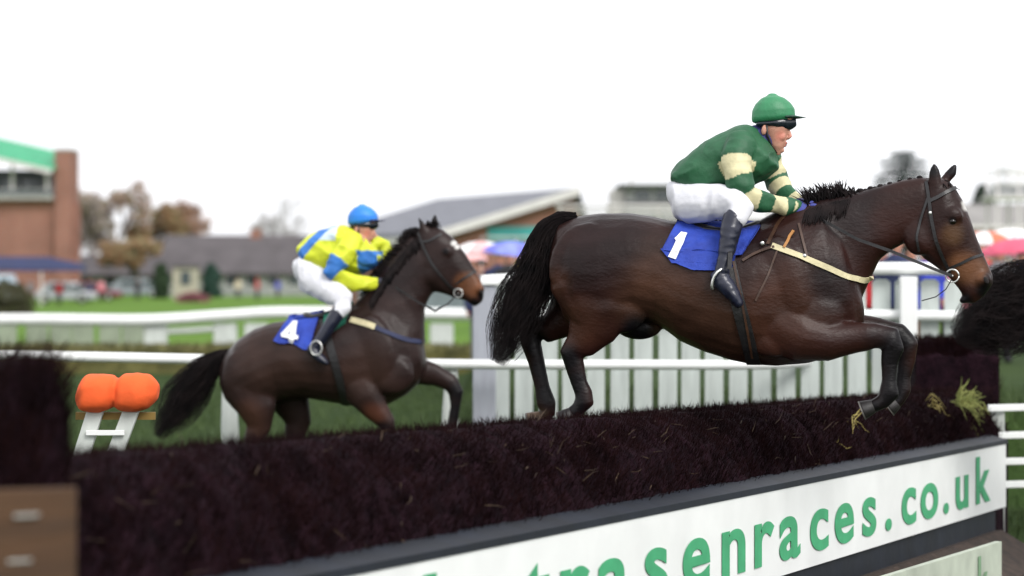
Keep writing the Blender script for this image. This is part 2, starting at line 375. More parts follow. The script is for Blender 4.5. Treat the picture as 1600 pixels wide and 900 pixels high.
# straw and torn grass caught on top of the brush
def wisps(label, px, py, off, n, L, m, spread=.06, name='straw_tuft', cat='straw', dirs=None):
    z, t = z_of(px, py, off); mb = MB()
    for i in range(n):
        p = Lp(t+R.gauss(0, spread), off+R.gauss(0, .02), z+R.gauss(0, spread*.5)); d = (dirs or (LD*R.gauss(.3, .6)+V((0, 0, R.gauss(.1, .5)))-LN*R.uniform(0, .6))).normalized()
        pts = [p+d*L*k/4+V((0, 0, -1))*(k/4)**2*L*R.uniform(.1, .6)+LD*R.gauss(0, .01) for k in range(5)]
        mb.tube(pts, [.0035, .004, .004, .003, .001], 4)
    tag(mb.build(name, m, loc=Lp(t, off, z)), label, cat)
wisps('pale green bracken tuft caught on top of the brush at its right end', 1498, 632, .26, 60, .22, greenstraw, .07, 'bracken_tuft', 'plant')
wisps('dry straw wisp on the brush right beside the front hoof of the leading horse', 1335, 655, .2, 9, .16, straw, .02)
wisps('thin dry straw wisp hanging on the brush face above the white lettered board', 1298, 694, .2, 6, .13, straw, .03)
wisps('loose straw wisp between the leading horse hoof and the bracken tuft', 1455, 632, .26, 10, .16, straw, .05)
# tall brush wing at the near end and its plywood board
wr = empty('brush_wing', Lp(t_of(60, .5), .5, -.5), 'tall dark brush wing at the near left end of the jump', 'jump wing')
b = MB(); rings = []; t0, t1 = -1.6, t_of(112, .12)
zw = z_of(60, 553, .6)[0]
for i in range(41):
    t = t0+(t1-t0)*i/40; r = []
    for k, (o, z) in enumerate([(.12, -.55), (.12, zw-.15), (.2, zw), (.7, zw), (.8, zw-.15), (.8, -.55)]):
        q = mnoise.noise(V((t*5, k*1.7, 9)))*.05; r.append(Lp(t, o-q, z+q))
    rings.append(r)
b.rings(rings); nb = len(b.f)
for i in range(9000):
    t = R.uniform(t0, t1); f_ = R.random()
    if f_ < .6: p = Lp(t, .13, R.uniform(.9, zw)); d = -LN*R.uniform(.1, .6)+V((0, 0, 1))+LD*R.gauss(0, .5)
    elif f_ < .8: p = Lp(t, R.uniform(.15, .75), zw-.04); d = V((R.gauss(0, .4), R.gauss(0, .4), 1))
    else: p = Lp(t1-.02, R.uniform(.12, .8), R.uniform(.9, zw)); d = LD*R.uniform(.1, .7)+V((0, 0, 1))-LN*R.gauss(0, .4)
    twig(b, p, d, R.uniform(.05, .13), R.uniform(.0016, .003))
ob = b.build('brush', [twigm, twig2], wr); ob.data.polygons.foreach_set('material_index', [0]*nb+[1]*(len(b.f)-nb)); ob.data.update()
ply = mat('plywood', (.060, .027, .009), .7, .3, 3, bump=.2, stretch=(1, 1, 9))
p = W(118, 762, 5.35); q = W(-90, 768, 5.1)
r_ = empty('plywood_board', (p.x-.1, p.y, -.5), 'brown plywood board with two pale staples at the bottom left, in front of the brush', 'board')
e = MB(); e.quadbox([V((q.x, q.y, -.5)), V((p.x-.012, p.y, -.5)), V((p.x-.012, p.y+.02, -.5)), V((q.x, q.y+.02, -.5)), V((q.x, q.y, q.z)), V((p.x, p.y, p.z)), V((p.x, p.y+.02, p.z)), V((q.x, q.y+.02, q.z))])
e.build('panel', ply, r_, bevel=.003)
for (px, py) in ((40, 806), (30, 877)):
    a = W(px-17, py+1, 5.22); c = W(px+17, py-1, 5.26); e = MB(); e.tube([a+V((0, .05, 0)), a, c, c+V((0, .05, 0))], .0045, 6); e.build('staple', mat('galvanised', (.45, .45, .42), .4, .1, 20, metal=.6), r_)
# hurdle-brush of the next wing, far right
b = MB(); x0, x1 = W(1428, 540, 18).x, W(1557, 540, 18).x; rings = []
for i in range(25):
    x = x0+(x1-x0)*i/24; r = []
    for k, (y, z) in enumerate([(17.9, -.2), (17.9, 1.32), (18.0, 1.46), (18.3, 1.48), (18.5, 1.3), (18.5, -.2)]):
        q = mnoise.noise(V((x*6, k*1.7, 2)))*.05; r.append(V((x, y-q, z+q)))
    rings.append(r)
b.rings(rings); nb = len(b.f)
for i in range(4500):
    p = V((R.uniform(x0, x1), 17.92, R.uniform(.6, 1.44))) if R.random() < .75 else V((R.uniform(x0, x1), R.uniform(17.95, 18.4), 1.43))
    twig(b, p, V((R.gauss(0, .5), -R.uniform(0, .5), 1)), R.uniform(.05, .13), .003)
ob = b.build('brush_hurdle', [twigm, twig2], loc=((x0+x1)/2, 18.2, -.1)); ob.data.polygons.foreach_set('material_index', [0]*nb+[1]*(len(b.f)-nb))
tag(ob, 'short block of dark brush behind the far right end of the jump', 'hurdle')
# white rail wing to the right
r_ = empty('rail_wing', (W(1580, 700, 16.9).x, 16.9, -.3), 'white slatted rail wing running off to the right from the far end of the jump', 'rail fence')
e = MB()
for yy in (638, 681, 722, 758, 857, 892):
    a = W(1544, yy, 16.9); c = W(1800, yy-6, 17.6); e = MB()
    h = .026; e.quadbox([a+V((0, 0, -h)), c+V((0, 0, -h)), c+V((0, .03, -h)), a+V((0, .03, -h)), a+V((0, 0, h)), c+V((0, 0, h)), c+V((0, .03, h)), a+V((0, .03, h))])
    e.build('rail', white, r_, bevel=.006)
for px in (1556, 1700, 1795):
    a = W(px, 643, 16.96+(px-1544)/256*.7); e = MB(); e.box(a.x-.07, a.x+.07, a.y+.01, a.y+.11, -.6, a.z); e.build('post', offwhite, r_, bevel=.008)
# orange marker on its white frame
orange = mat('orange_cover', (.80, .11, .02), .85, .12, 6, bump=.3, bscale=12)
MY = 12.0
r_ = empty('orange_marker', (W(180, 900, MY).x, MY, -.5), 'bright orange two lobed padded marker on a slanted white frame, left behind the jump', 'marker')
e = MB(); u = MY/F
FM = Frame(185, 612, MY, 0)
for x_, y0_ in ((158, 610), (216, 609)):     # two square-shouldered cushions side by side
    FM.loft(e, [((x_-29, y0_-19), (x_-33, y0_+30), .09), ((x_-22, y0_-25), (x_-26, y0_+33), .12), ((x_, y0_-26), (x_-3, y0_+34), .13), ((x_+18, y0_-24), (x_+14, y0_+29), .115), ((x_+27, y0_-15), (x_+23, y0_+21), .08)], ex=.75)
e.organic('padded_cover', orange, r_, .010, 6, wr=(.004, 8, (1, 1, 1)))
for (a, c) in (((150, 640), (120, 735)), ((205, 642), (168, 740))):
    e = MB(); p = W(*a, MY); q = W(*c, MY); q = p+(q-p)*1.75; hw = .045
    e.quadbox([q+V((-hw, -.02, 0)), q+V((hw, -.02, 0)), q+V((hw, .02, 0)), q+V((-hw, .02, 0)), p+V((-hw, -.02, 0)), p+V((hw, -.02, 0)), p+V((hw, .02, 0)), p+V((-hw, .02, 0))]); e.build('leg', offwhite, r_, bevel=.005)
p, q = W(135, 676, MY-.03), W(195, 674, MY-.03); e = MB(); e.box(p.x, q.x, p.y-.02, p.y, p.z-.014, p.z+.014); e.build('crossbar', white, r_, bevel=.003)
p, q = W(118, 650, MY+.03), W(242, 652, MY+.03); e = MB(); e.box(p.x, q.x, p.y, p.y+.03, p.z-.02, p.z+.02); e.build('ochre_strip', mat('ochre', (.22, .14, .03), .7), r_)
# ---------------------------------------------------------------- running rails and palings
def rail_path(name, pts, r, parent, m=white, sub=6):
    P_ = []
    for i in range(len(pts)-1):
        p0 = pts[max(i-1, 0)]; p1 = pts[i]; p2 = pts[i+1]; p3 = pts[min(i+2, len(pts)-1)]
        for k in range(sub):
            t = k/sub; P_.append(.5*((2*p1)+(p2-p0)*t+(2*p0-5*p1+4*p2-p3)*t*t+(3*p1-p0-3*p2+p3)*t**3))
    P_.append(pts[-1]); mb = MB(); mb.tube(P_, r, 12); return mb.build(name, m, parent, smooth=True)
r_ = empty('running_rail', (W(357, 600, 19).x, 19, 0), 'near white tubular running rail crossing behind both horses', 'running rail')
rail_path('rail', [W(-60, 556, 18.6), W(100, 557, 18.8), W(350, 562, 19), W(700, 569, 19), W(1000, 570, 19), W(1180, 570, 19.2), W(1262, 566, 19.7)], .042, r_)
for px, lean in ((-40, .0), (357, .03), (706, -.05)):
    a = W(px, 566, 19.06); e = MB(); e.tube([a, V((a.x+lean*.3, a.y+.02, .7)), V((a.x+lean, a.y+.05, -.1))], [.05, .075, .08], 10); e.build('post', offwhite, r_, smooth=True)
r_ = empty('paling_fence', (W(757, 600, 19.6).x, 19.6, 0), 'white paling fence with three rails behind the leading horse, crowd behind it', 'paling fence')
FX0, FX1 = 757, 1486
def fy(px): return 19.75
e = MB(); px = 782; k = 0
while px < FX1+30:
    a = W(px, 520, fy(px)); wd = .080; top = W(px, 436 if (k*7) % 5 else 433, 19.75).z; x = a.x+R.gauss(0, .003)
    zb = min(.6, ground_z(x, 19.75))-.05; n = len(e.v); tl = R.gauss(0, .006)
    pr = [(x-wd, zb), (x+wd, zb), (x+wd+tl, top-.03), (x+wd*.55+tl, top), (x-wd*.55+tl, top), (x-wd+tl, top-.03)]
    e.v += [(q[0], 19.75, q[1]) for q in pr]+[(q[0], 19.77, q[1]) for q in pr]
    e.f += [tuple(n+i for i in range(6)), tuple(n+11-i for i in range(6))]+[(n+i, n+6+i, n+6+(i+1) % 6, n+(i+1) % 6) for i in range(6)]
    px += 37.2; k += 1
e.build('paling_boards', mat('weathered_paling', (.46, .50, .48), .65, .14, 4, bump=.2, stretch=(3, 3, .5)), r_)
rail_path('rail', [W(752, 440, 19.64), W(805, 437, 19.64), W(1000, 430, 19.64), W(1360, 420, 19.64), W(1486, 421, 19.64)], .055, r_)
rail_path('rail', [W(752, 488, 19.67), W(860, 491, 19.67), W(1100, 492, 19.67), W(1340, 492, 19.67), W(1500, 494, 19.67)], .048, r_)
for px in (1418,):
    a = W(px, 498, 19.6); e = MB(); e.box(a.x-.075, a.x+.075, 19.52, 19.6, -.1, W(px, 432, 19.6).z); e.build('post', white, r_, bevel=.01)
a = W(757, 440, 19.4); e = MB(); e.box(a.x-.10, a.x+.10, 19.3, 19.46, -.1, a.z-.03); pf = e.build('corner_post', mat('grey_post', (.33, .345, .39), .6, .1, 5, stretch=(4, 4, .6)), r_, bevel=.012)
e = MB(); e.box(a.x-.125, a.x+.125, 19.27, 19.49, a.z-.03, a.z+.02); e.build('post_cap', white, pf, bevel=.01)
# far running rail with slatted panel, Y about 50
FYD = 50
r_ = empty('slatted_rail', (W(200, 560, FYD).x, FYD, 0), 'far white running rail with wide slats on the left, in front of the bright lawn', 'running rail')
rail_path('rail', [W(-120, 500, 50), W(60, 499, 50), W(230, 500, 50), W(350, 493, 50), W(440, 488, 50), W(600, 489, 50), W(742, 491, 50)], .125, r_)
rail_path('lower_rail', [W(236, 519, 50.2), W(290, 517, 50.2), W(345, 513, 50.2)], .06, r_)
e = MB()
for px in (-110, -50, 10, 58, 95, 130, 172, 208):
    a = W(px, 510, 50); e.box(a.x-.24, a.x+.24, 49.96, 50.0, .15, CZ-(503-HY)/F*50)
e.build('slats', mat('pale_slats', (.24, .28, .20), .7, .15, 2), r_)
for px, m in ((243, offwhite), (352, offwhite), (400, offwhite), (520, offwhite), (690, offwhite)):
    a = W(px, 505, 50.1); e = MB(); e.box(a.x-.26, a.x+.26, 50.05, 50.2, 0, a.z); e.build('post', m, r_, bevel=.02)
# clipped olive bank/hedge in front of it
e = MB(); rings = []
for i in range(120):
    x = -14+15.5*i/119; r = []
    for k, (y, z) in enumerate([(45.3, 0), (45.35, .5), (45.6, .6), (46.1, .6), (46.3, 0)]): r.append(V((x, y, z+mnoise.noise(V((x*2, k, 0)))*.06-.02)))
    rings.append(r)
e.rings(rings); nb = len(e.f)
for i in range(9000):
    x = R.uniform(-14, 1.4); p = V((x, R.uniform(45.25, 45.9), R.uniform(.1, .58))); twig(e, p, V((R.gauss(0, .6), -.4, 1)), R.uniform(.06, .14), .012)
tag(e.build('low_hedge', mat('olive_hedge', (.060, .060, .016), .9, .5, 3, col2=(.13, .12, .035)), loc=(-6, 45.8, 0)), 'low clipped olive brown hedge running in front of the far slatted rail', 'hedge')
# ---------------------------------------------------------------- horse and rider tools
def bvh_of(*obs):
    vs, fs = [], []
    for o in obs:
        n = len(vs); off = wloc(o); vs += [v.co+off for v in o.data.vertices]; fs += [tuple(n+i for i in p.vertices) for p in o.data.polygons]
    return BVHTree.FromPolygons(vs, fs)
def blobs(fr, base, lst):                    # coat painter: patches of the animal's own colouring, plus painted shade under one flank
    def fn(p):
        x, y = fr.px(p); c = list(base)
        q = mnoise.noise(p*3)*.15+mnoise.noise(p*11)*.07
        for (bx, by, r, col) in lst:
            d = sqrt((x-bx)**2+(y-by)**2)/r+q
            w_ = 1-ss(.3, 1.1, d)
            if w_ > 0: c = [c[i]*(1-w_)+col[i]*w_ for i in range(3)]
        return c
    return fn
coat = mat('bay_coat', (1, 1, 1), .38, .34, 5.5, bump=.16, bscale=70, attr=True, spec=.20, stretch=(.55, 1, 1))
hairm = mat('black_hair', (.004, .0035, .004), .7, .5, 12, col2=(.017, .012, .012), spec=.10)
leather = mat('black_leather', (.012, .011, .012), .4, .3, 20, bump=.1)
brownleather = mat('brown_leather', (.045, .018, .008), .45, .3, 20)
cream = mat('cream_web', (.55, .49, .30), .7, .12, 30, bump=.15)
steel = mat('steel', (.62, .62, .6), .28, .05, 30, metal=.85)
royal = mat('royal_blue_cloth', (.010, .028, .24), .75, .3, 7, bump=.9, bscale=16, col2=(.02, .06, .42))
cloth_white = mat('number_white', (.8, .8, .8), .7, .05, 10)
breechm = mat('white_breeches', (.66, .66, .70), .7, .06, 7, bump=.35, bscale=12)
bootm = mat('black_boot', (.011, .013, .028), .3, .3, 12, bump=.15, bscale=20)
skinm = mat('skin', (.50, .24, .17), .5, .12, 25, bump=.1, spec=.4)
goggm = mat('dark_goggles', (.010, .014, .02), .2, .2, 20)
BRL2 = (.052, .024, .015)
BR, BRL, BLK, TAN, MID = (.023, .0078, .0060), (.041, .0155, .0095), (.0045, .0035, .0045), (.11, .047, .022), (.013, .0060, .0060)
def strands(fr, guide, n, r0, spread=.07, segs=16, gap=.0, lenlo=.55, jit=1.0):
    mb = MB(); m_ = len(guide)-1
    for i in range(n):
        a = max(-1, min(1, R.gauss(0, .5))); o = R.gauss(0, spread); l = R.uniform(lenlo, 1.03); st = R.uniform(0, gap); ph, fq = R.uniform(0, 6), R.uniform(1.5, 4); pts, rr = [], []
        for k in range(segs+1):
            t = (st+(l-st)*k/segs)*m_; j = min(int(t), m_-1); u = t-j; g0, g1 = guide[j], guide[j+1]
            p0, p1, p2, p3 = guide[max(j-1, 0)], g0, g1, guide[min(j+2, m_)]
            cr = lambda q: .5*((2*p1[q])+(p2[q]-p0[q])*u+(2*p0[q]-5*p1[q]+4*p2[q]-p3[q])*u*u+(3*p1[q]-p0[q]-3*p2[q]+p3[q])*u**3)
            x, y, wd = cr(0), cr(1), cr(2); tx, ty = g1[0]-g0[0], g1[1]-g0[1]; L = sqrt(tx*tx+ty*ty)+1e-6
            s_ = a*wd/2+sin(ph+fq*k/segs*3)*wd*.06*jit*k/segs+R.gauss(0, .5)
            pts.append(fr.P(x-ty/L*s_, y+tx/L*s_, o*(.25+.75*k/segs)+.012*sin(ph*2+k*.5))); rr.append(r0*(1-.75*(k/segs)**2))
        mb.tube(pts, rr, 3, caps=False)
    return mb
def hand(fr, mb, p, off, s_=1, side=-1):
    """fist closed on the reins: palm, four curled fingers of unequal length, thumb on top"""
    c = fr.P(*p, off); f, u, l = fr.e1, V((0, 0, 1)), fr.e2*side
    mb.ell(c, [f*.040*s_, l*.021*s_, u*.034*s_], 14, 9)
    for k, (dz, L) in enumerate(((.026, .95), (.009, 1.05), (-.009, 1.0), (-.025, .8))):
        b = c+f*.030*s_+u*dz*s_*1.05+l*.010*s_; q = [b-f*.02, b, b+f*.016*L*s_-l*.010*s_-u*.003, b+f*.012*L*s_-l*.030*s_-u*.006, b-f*.010*L*s_-l*.036*s_-u*.008]
        mb.tube(q, [.0100*s_, .0100*s_, .0095*s_, .0088*s_, .007*s_], 8)
    mb.tube([c-f*.008*s_+u*.022*s_-l*.012*s_, c+f*.020*s_+u*.040*s_-l*.018*s_, c+f*.046*s_+u*.038*s_-l*.024*s_], [.013*s_, .0115*s_, .008*s_], 8)
# ================================================================ leading horse
H1 = Frame(1130, 440, 11.9, radians(9)); f = H1
r1 = empty('racehorse', (H1.O.x, H1.O.y, -.5), 'leading dark bay racehorse leaping over the brush, number 1 saddle cloth, ridden in green', 'horse')
b = MB()
f.loft(b, [((861, 385), (872, 462), .10), ((874, 352), (884, 500), .20), ((900, 338), (905, 520), .255), ((940, 334), (945, 520), .275), ((985, 334), (992, 498), .27), ((1020, 339), (1030, 508), .275),
    ((1050, 346), (1062, 532), .29), ((1095, 354), (1100, 549), .305), ((1140, 358), (1140, 561), .31), ((1180, 352), (1180, 570), .30), ((1215, 342), (1215, 572), .28), ((1250, 330), (1262, 567), .25),
    ((1285, 330), (1310, 552), .22), ((1310, 350), (1340, 530), .18), ((1328, 395), (1350, 505), .12)], ex=.92)
f.loft(b, [((1182, 345), (1300, 530), .16), ((1218, 327), (1330, 500), .16), ((1260, 315), (1345, 470), .14), ((1300, 310), (1358, 438), .115), ((1340, 301), (1374, 405), .10), ((1376, 291), (1396, 388), .092), ((1412, 282), (1420, 376), .085), ((1442, 277), (1440, 362), .078)])
f.loft(b, [((1448, 278), (1420, 340), .065), ((1474, 280), (1421, 366), .088), ((1491, 291), (1431, 388), .102), ((1505, 314), (1444, 405), .106), ((1515, 342), (1458, 414), .092), ((1524, 369), (1473, 423), .070),
    ((1534, 394), (1485, 434), .058), ((1543, 414), (1496, 448), .056), ((1550, 430), (1503, 460), .060), ((1551, 442), (1507, 470), .054), ((1544, 453), (1513, 474), .036)], n=28)
f.blob(b, (1438, 372), 25, 28, .040, -.060); f.blob(b, (1438, 372), 25, 28, .040, .060)          # jowls
f.blob(b, (1490, 336), 15, 13, .03, -.085, 20); f.blob(b, (1490, 336), 15, 13, .03, .085, 20)      # brows
f.blob(b, (1535, 437), 13, 11, .03, -.048); f.blob(b, (1535, 437), 13, 11, .03, .048)              # nostril wings
f.blob(b, (1507, 468), 9, 7, .035, 0, -30)                                                      # chin
for o, base, tip, wd in ((-.055, (1461, 292), (1460, 252), 20), (.055, (1476, 286), (1494, 254), 15)):
    mx_ = ((base[0]+tip[0])/2+(0 if o < 0 else 2), (base[1]+tip[1])/2); f.limb(b, [(base[0], base[1]+6, wd*.8, .022), (base[0], base[1]-4, wd, .021), (mx_[0], mx_[1], wd*.95, .017), ((mx_[0]+tip[0])/2, (mx_[1]+tip[1])/2, wd*.66, .013), (tip[0], tip[1]+4, wd*.25, .009)], o)
# hind legs
f.limb(b, [(925, 400, 130, .12, -.10), (930, 445, 140, .13, -.13), (935, 485, 118, .11, -.14), (925, 515, 78, .08, -.14), (908, 538, 50, .055, -.14), (893, 553, 38, .045, -.14), (899, 574, 30, .036, -.14), (905, 598, 26, .031, -.14), (912, 614, 27, .034, -.14), (913, 627, 30, .039, -.14), (904, 639, 22, .034, -.14), (894, 646, 20, .036, -.14)])
f.limb(b, [(920, 430, 120, .12, .12), (905, 470, 100, .11, .14), (880, 498, 64, .075, .14), (852, 515, 44, .052, .14), (829, 508, 40, .046, .14), (829, 532, 33, .038, .14), (838, 566, 25, .032, .14), (848, 606, 23, .031, .14), (854, 630, 30, .038, .14), (856, 645, 22, .034, .14), (847, 652, 20, .036, .14)])
f.blob(b, (815, 500), 9, 9, .022, .14)
f.blob(b, (968, 476), 46, 46, .07, -.145); f.blob(b, (990, 488), 42, 34, .08, .12); f.blob(b, (998, 512), 36, 18, .06, 0)
f.blob(b, (915, 412), 58, 66, .07, -.16, 20)                                                     # haunch muscle
# fore legs
f.blob(b, (1225, 440), 44, 74, .06, -.215, -18); f.blob(b, (1262, 492), 56, 44, .06, -.185, 0); f.blob(b, (1205, 530), 34, 28, .05, -.2)
f.limb(b, [(1215, 500, 100, .10, -.17), (1255, 528, 80, .10, -.18), (1296, 534, 62, .078, -.18), (1336, 528, 48, .060, -.17), (1368, 524, 40, .050, -.16), (1390, 529, 40, .050, -.16), (1396, 545, 34, .045, -.16), (1390, 568, 27, .036, -.16), (1389, 594, 24, .034, -.16), (1389, 614, 31, .039, -.16), (1380, 628, 23, .034, -.16), (1364, 634, 21, .037, -.16)])
f.limb(b, [(1260, 500, 80, .10, .14), (1320, 515, 54, .07, .15), (1370, 517, 42, .052, .15), (1404, 524, 40, .048, .15), (1417, 540, 36, .044, .15), (1417, 562, 26, .033, .15), (1411, 590, 23, .031, .15), (1410, 608, 27, .036, .15), (1404, 624, 21, .034, .15), (1399, 629, 20, .036, .15)])
coat1 = blobs(f, BR, [(1110, 490, 150, BRL), (1030, 440, 95, BRL2), (1100, 500, 110, BRL2), (935, 405, 85, MID), (875, 440, 34, BRL), (915, 500, 50, BRL), (1230, 470, 90, BRL), (1130, 350, 130, MID), (960, 345, 90, MID), (1330, 320, 90, MID), (1300, 440, 50, MID), (1400, 340, 50, BR), (1000, 516, 34, BLK),  # last black patch: dark sheath and the far thigh's shade painted into the coat
    (1465, 345, 50, BR), (1478, 375, 26, BRL), (1522, 422, 30, TAN), (1503, 418, 34, TAN), (1488, 366, 24, (.09,.045,.022)), (1547, 436, 15, MID), (1538, 454, 18, BLK), (1507, 470, 16, BLK),
    (1458, 262, 22, BLK), (1490, 262, 22, BLK), (1487, 346, 9, BLK), (1509, 324, 8, (.6, .58, .55)), (1506, 318, 6, (.6, .58, .55)),
    (1375, 525, 34, MID), (1410, 528, 34, BLK), (1395, 555, 34, BLK), (1400, 590, 36, BLK), (1395, 620, 36, BLK), (1360, 636, 34, BLK),
    (820, 508, 32, BLK), (834, 540, 32, BLK), (846, 580, 34, BLK), (852, 618, 34, BLK), (840, 654, 20, (.05, .033, .02)), (896, 560, 26, BLK), (905, 596, 32, BLK), (905, 630, 32, BLK)])
body1 = b.organic('body', coat, r1, .0095, 7, coat1, wr=(.0045, 4.2, (1, 1, .7)))
bv = bvh_of(body1)
def eyeset(f, p, off, r, root):
    for s_ in (-1, 1):
        e = MB(); c = f.P(*p, off*s_); e.ell(c, [f.e1*r, f.e2*r, V((0, 0, r*.85))], 16, 10); e.build('eye', mat('eye', (.006, .004, .003), .08, .1, 10), root, smooth=True)
eyeset(f, (1488, 346), .092, .021, r1)
def nostril(f, p, off, r, root):
    for s_ in (-1, 1):
        e = MB(); c = f.P(*p, off*s_); e.ell(c, [f.e1*r*.9+V((0, 0, -r*.5)), f.e2*r*.35, V((0, 0, r*1.1))], 14, 8); e.build('nostril', mat('nostril', (.006, .003, .003), .8), root, smooth=True)
nostril(f, (1541, 438), .075, .016, r1)
hornm = mat('dark_horn', (.009, .007, .007), .55, .3, 20, bump=.1)
def hoof(f, root, a, b, off, m=None, w0=22, w1=29):
    A_, B_ = f.P(*a, off), f.P(*b, off); d_ = (B_-A_).normalized(); up = d_.cross(f.e2).normalized(); u = A_.y/F; rs = []
    for t, w_ in ((0, w0*.8), (.12, w0), (.9, w1), (1.0, w1), (1.001, w1*1.05), (1.12, w1*1.05)):
        rs.append([A_+(B_-A_)*t+up*w_/2*u*cos(2*pi*j/20)+f.e2*w_/2*u*1.12*sin(2*pi*j/20) for j in range(20)])
    mb = MB(); mb.rings(rs[:4]); h = mb.build('hoof', m or hornm, root, smooth=False); mb = MB(); mb.rings(rs[4:]); mb.build('horseshoe', mat('worn_iron', (.16, .15, .14), .6, .2, 30, metal=.5), h)
    for p in h.data.polygons: p.use_smooth = len(p.vertices) == 4
brownhorn = mat('brown_horn', (.085, .05, .028), .6, .3, 20)
hoof(f, r1, (896, 645), (879, 656), -.14); hoof(f, r1, (850, 652), (828, 659), .14, brownhorn)
hoof(f, r1, (1366, 634), (1348, 641), -.16, w0=22, w1=29); hoof(f, r1, (1402, 627), (1389, 636), .15)
# tail
g1 = [(902, 341, 16), (874, 347, 30), (853, 370, 42), (846, 402, 54), (834, 440, 66), (814, 478, 70), (798, 514, 60), (786, 546, 42), (776, 566, 24)]
tl = strands(f, g1, 2000, .0016, .05, jit=3.2)
for i in range(len(g1)-3): f.limb(tl, [(g1[i][0], g1[i][1], g1[i][2]*.5, .035), (g1[i+1][0], g1[i+1][1], g1[i+1][2]*.5, .035)])
tail1 = tl.build('tail', hairm, r1, smooth=True)
# mane: plaited crest, loose tuft at the withers, forelock
mb = MB()
for i in range(13):
    t = i/12; x = 1345+92*t; y = 300-20*t+(2 if i % 2 else 0); f.blob(mb, (x, y-1), 5.5, 5, .024, 0, 10)
for i in range(260):
    x = R.uniform(1262, 1336); y = 322-(x-1262)*.23; h = R.uniform(14, 30)*(1 if x < 1322 else .5); lean = R.gauss(-6, 8); o = R.gauss(0, .02)
    mb.tube([f.P(x, y+8, o), f.P(x+lean*.3, y-h*.4, o*1.2), f.P(x+lean+R.gauss(0, 3), y-h, o*1.6)], [.006, .0045, .001], 4)
for i in range(160):                          # falls over the neck on the near side
    x = R.uniform(1262, 1330); y = 322-(x-1262)*.23; L = R.uniform(12, 34); o0 = -.02
    pts = [f.P(x, y, o0)]
    for k in (1, 2, 3): q, n_ = f.drape(bv, (x-3*k, y+3+L*k/3), .008); pts.append(q)
    mb.tube(pts, [.005, .005, .004, .001], 4)
mf = MB()
for i in range(50): x = R.uniform(1466, 1480); mf.tube([f.P(x, 282, R.gauss(0, .02)), f.P(x+8, 290+R.uniform(-3, 3), R.gauss(0, .03)), f.P(x+16+R.gauss(0, 3), 303+R.uniform(-6, 6), R.gauss(0, .035))], [.004, .004, .001], 4)
mb.build('mane', hairm, r1, smooth=True); mf.build('forelock', hairm, r1, smooth=True)
# saddle cloth draped over both flanks
def saddle_cloth(f, bv, poly, root, m, gx=40, gy=22, lift=.010):
    """poly: (front top, front bottom, rear bottom, rear top) picture points of the near side"""
    ft, fb, rb_, rt = [V((*p, 0)) for p in poly]; G = []
    for i in range(gx+1):
        u = i/gx; row = []
        for j in range(gy+1):
            v = j/gy; top = rt*(1-u)+ft*u; bot = rb_*(1-u)+fb*u; p = top*(1-v)+bot*v
            q, n_ = f.drape(bv, (p.x, p.y+2.2*sin(u*9)*v), lift+.004*sin(u*23+v*5)*v+.006*v*(1+mnoise.noise(V((u*7, v*5, gx)))*2)); row.append((q, n_))
        G.append(row)
    mb = MB()
    rows = [[(f.mirror(q), n_-f.e2*2*n_.dot(f.e2)) for q, n_ in reversed(r)]+[((r[0][0]+f.mirror(r[0][0]))/2+V((0, 0, .03)), V((0, 0, 1)))]+r for r in G]
    w_ = len(rows[0]); n0 = 0
    for lay in (0, 1):
        for r in rows:
            for q, n_ in r: mb.v.append(tuple(q+n_*.005*lay))
    for i in range(gx):
        for j in range(w_-1):
            a = i*w_+j; mb.f.append((a, a+1, a+1+w_, a+w_)); k = (gx+1)*w_; mb.f.append((a+k, a+w_+k, a+1+w_+k, a+1+k))
    k = (gx+1)*w_; edge = [i for i in range(w_)]+[i*w_+w_-1 for i in range(1, gx+1)]+[gx*w_+j for j in range(w_-2, -1, -1)]+[i*w_ for i in range(gx-1, 0, -1)]
    for a, c in zip(edge, edge[1:]+edge[:1]): mb.f.append((a, c, c+k, a+k))
    o = mb.build('saddle_cloth', m, root, smooth=True); return o
sc1 = saddle_cloth(f, bv, ((1188, 358), (1160, 400), (1034, 392), (1056, 352)), r1, royal)
# the lower rear edge of the cloth hangs in a curve
mb = MB()
def drapepoly(f, bv2, poly, lift, th, nx=10, ny=10):
    a, b_, c, d = [V((*p, 0)) for p in poly]; mb = MB()
    for lay in (0, 1):
        for i in range(nx+1):
            for j in range(ny+1):
                u, v = i/nx, j/ny; p = (a*(1-u)+b_*u)*(1-v)+(d*(1-u)+c*u)*v; q, n_ = f.drape(bv2, (p.x, p.y), lift); mb.v.append(tuple(q+n_*th*lay))
    k = (nx+1)*(ny+1)
    for i in range(nx):
        for j in range(ny): q = i*(ny+1)+j; mb.f.append((q, q+1, q+ny+2, q+ny+1)); mb.f.append((q+k, q+ny+1+k, q+ny+2+k, q+1+k))
    e = [j for j in range(ny+1)]+[i*(ny+1)+ny for i in range(1, nx+1)]+[nx*(ny+1)+j for j in range(ny-1, -1, -1)]+[i*(ny+1) for i in range(nx-1, 0, -1)]
    for a_, c_ in zip(e, e[1:]+e[:1]): mb.f.append((a_, c_, c_+k, a_+k))
    return mb
fl = drapepoly(f, bv, ((1032, 390), (1152, 394), (1144, 420), (1050, 412)), .012, .005); fl2 = drapepoly(f, bv, ((1050, 410), (1146, 414), (1126, 424), (1084, 423)), .012, .005)
n = len(fl.v); fl.v += fl2.v; fl.f += [tuple(n+i for i in q) for q in fl2.f]
flo = fl.build('cloth_flap', royal, sc1, smooth=True)
bvc = bvh_of(body1, sc1, flo)
num = drapepoly(f, bvc, ((1064, 364), (1074, 366), (1056, 406), (1044, 402)), .007, .003); n2_ = drapepoly(f, bvc, ((1054, 374), (1064, 364), (1068, 374), (1059, 380)), .007, .003)
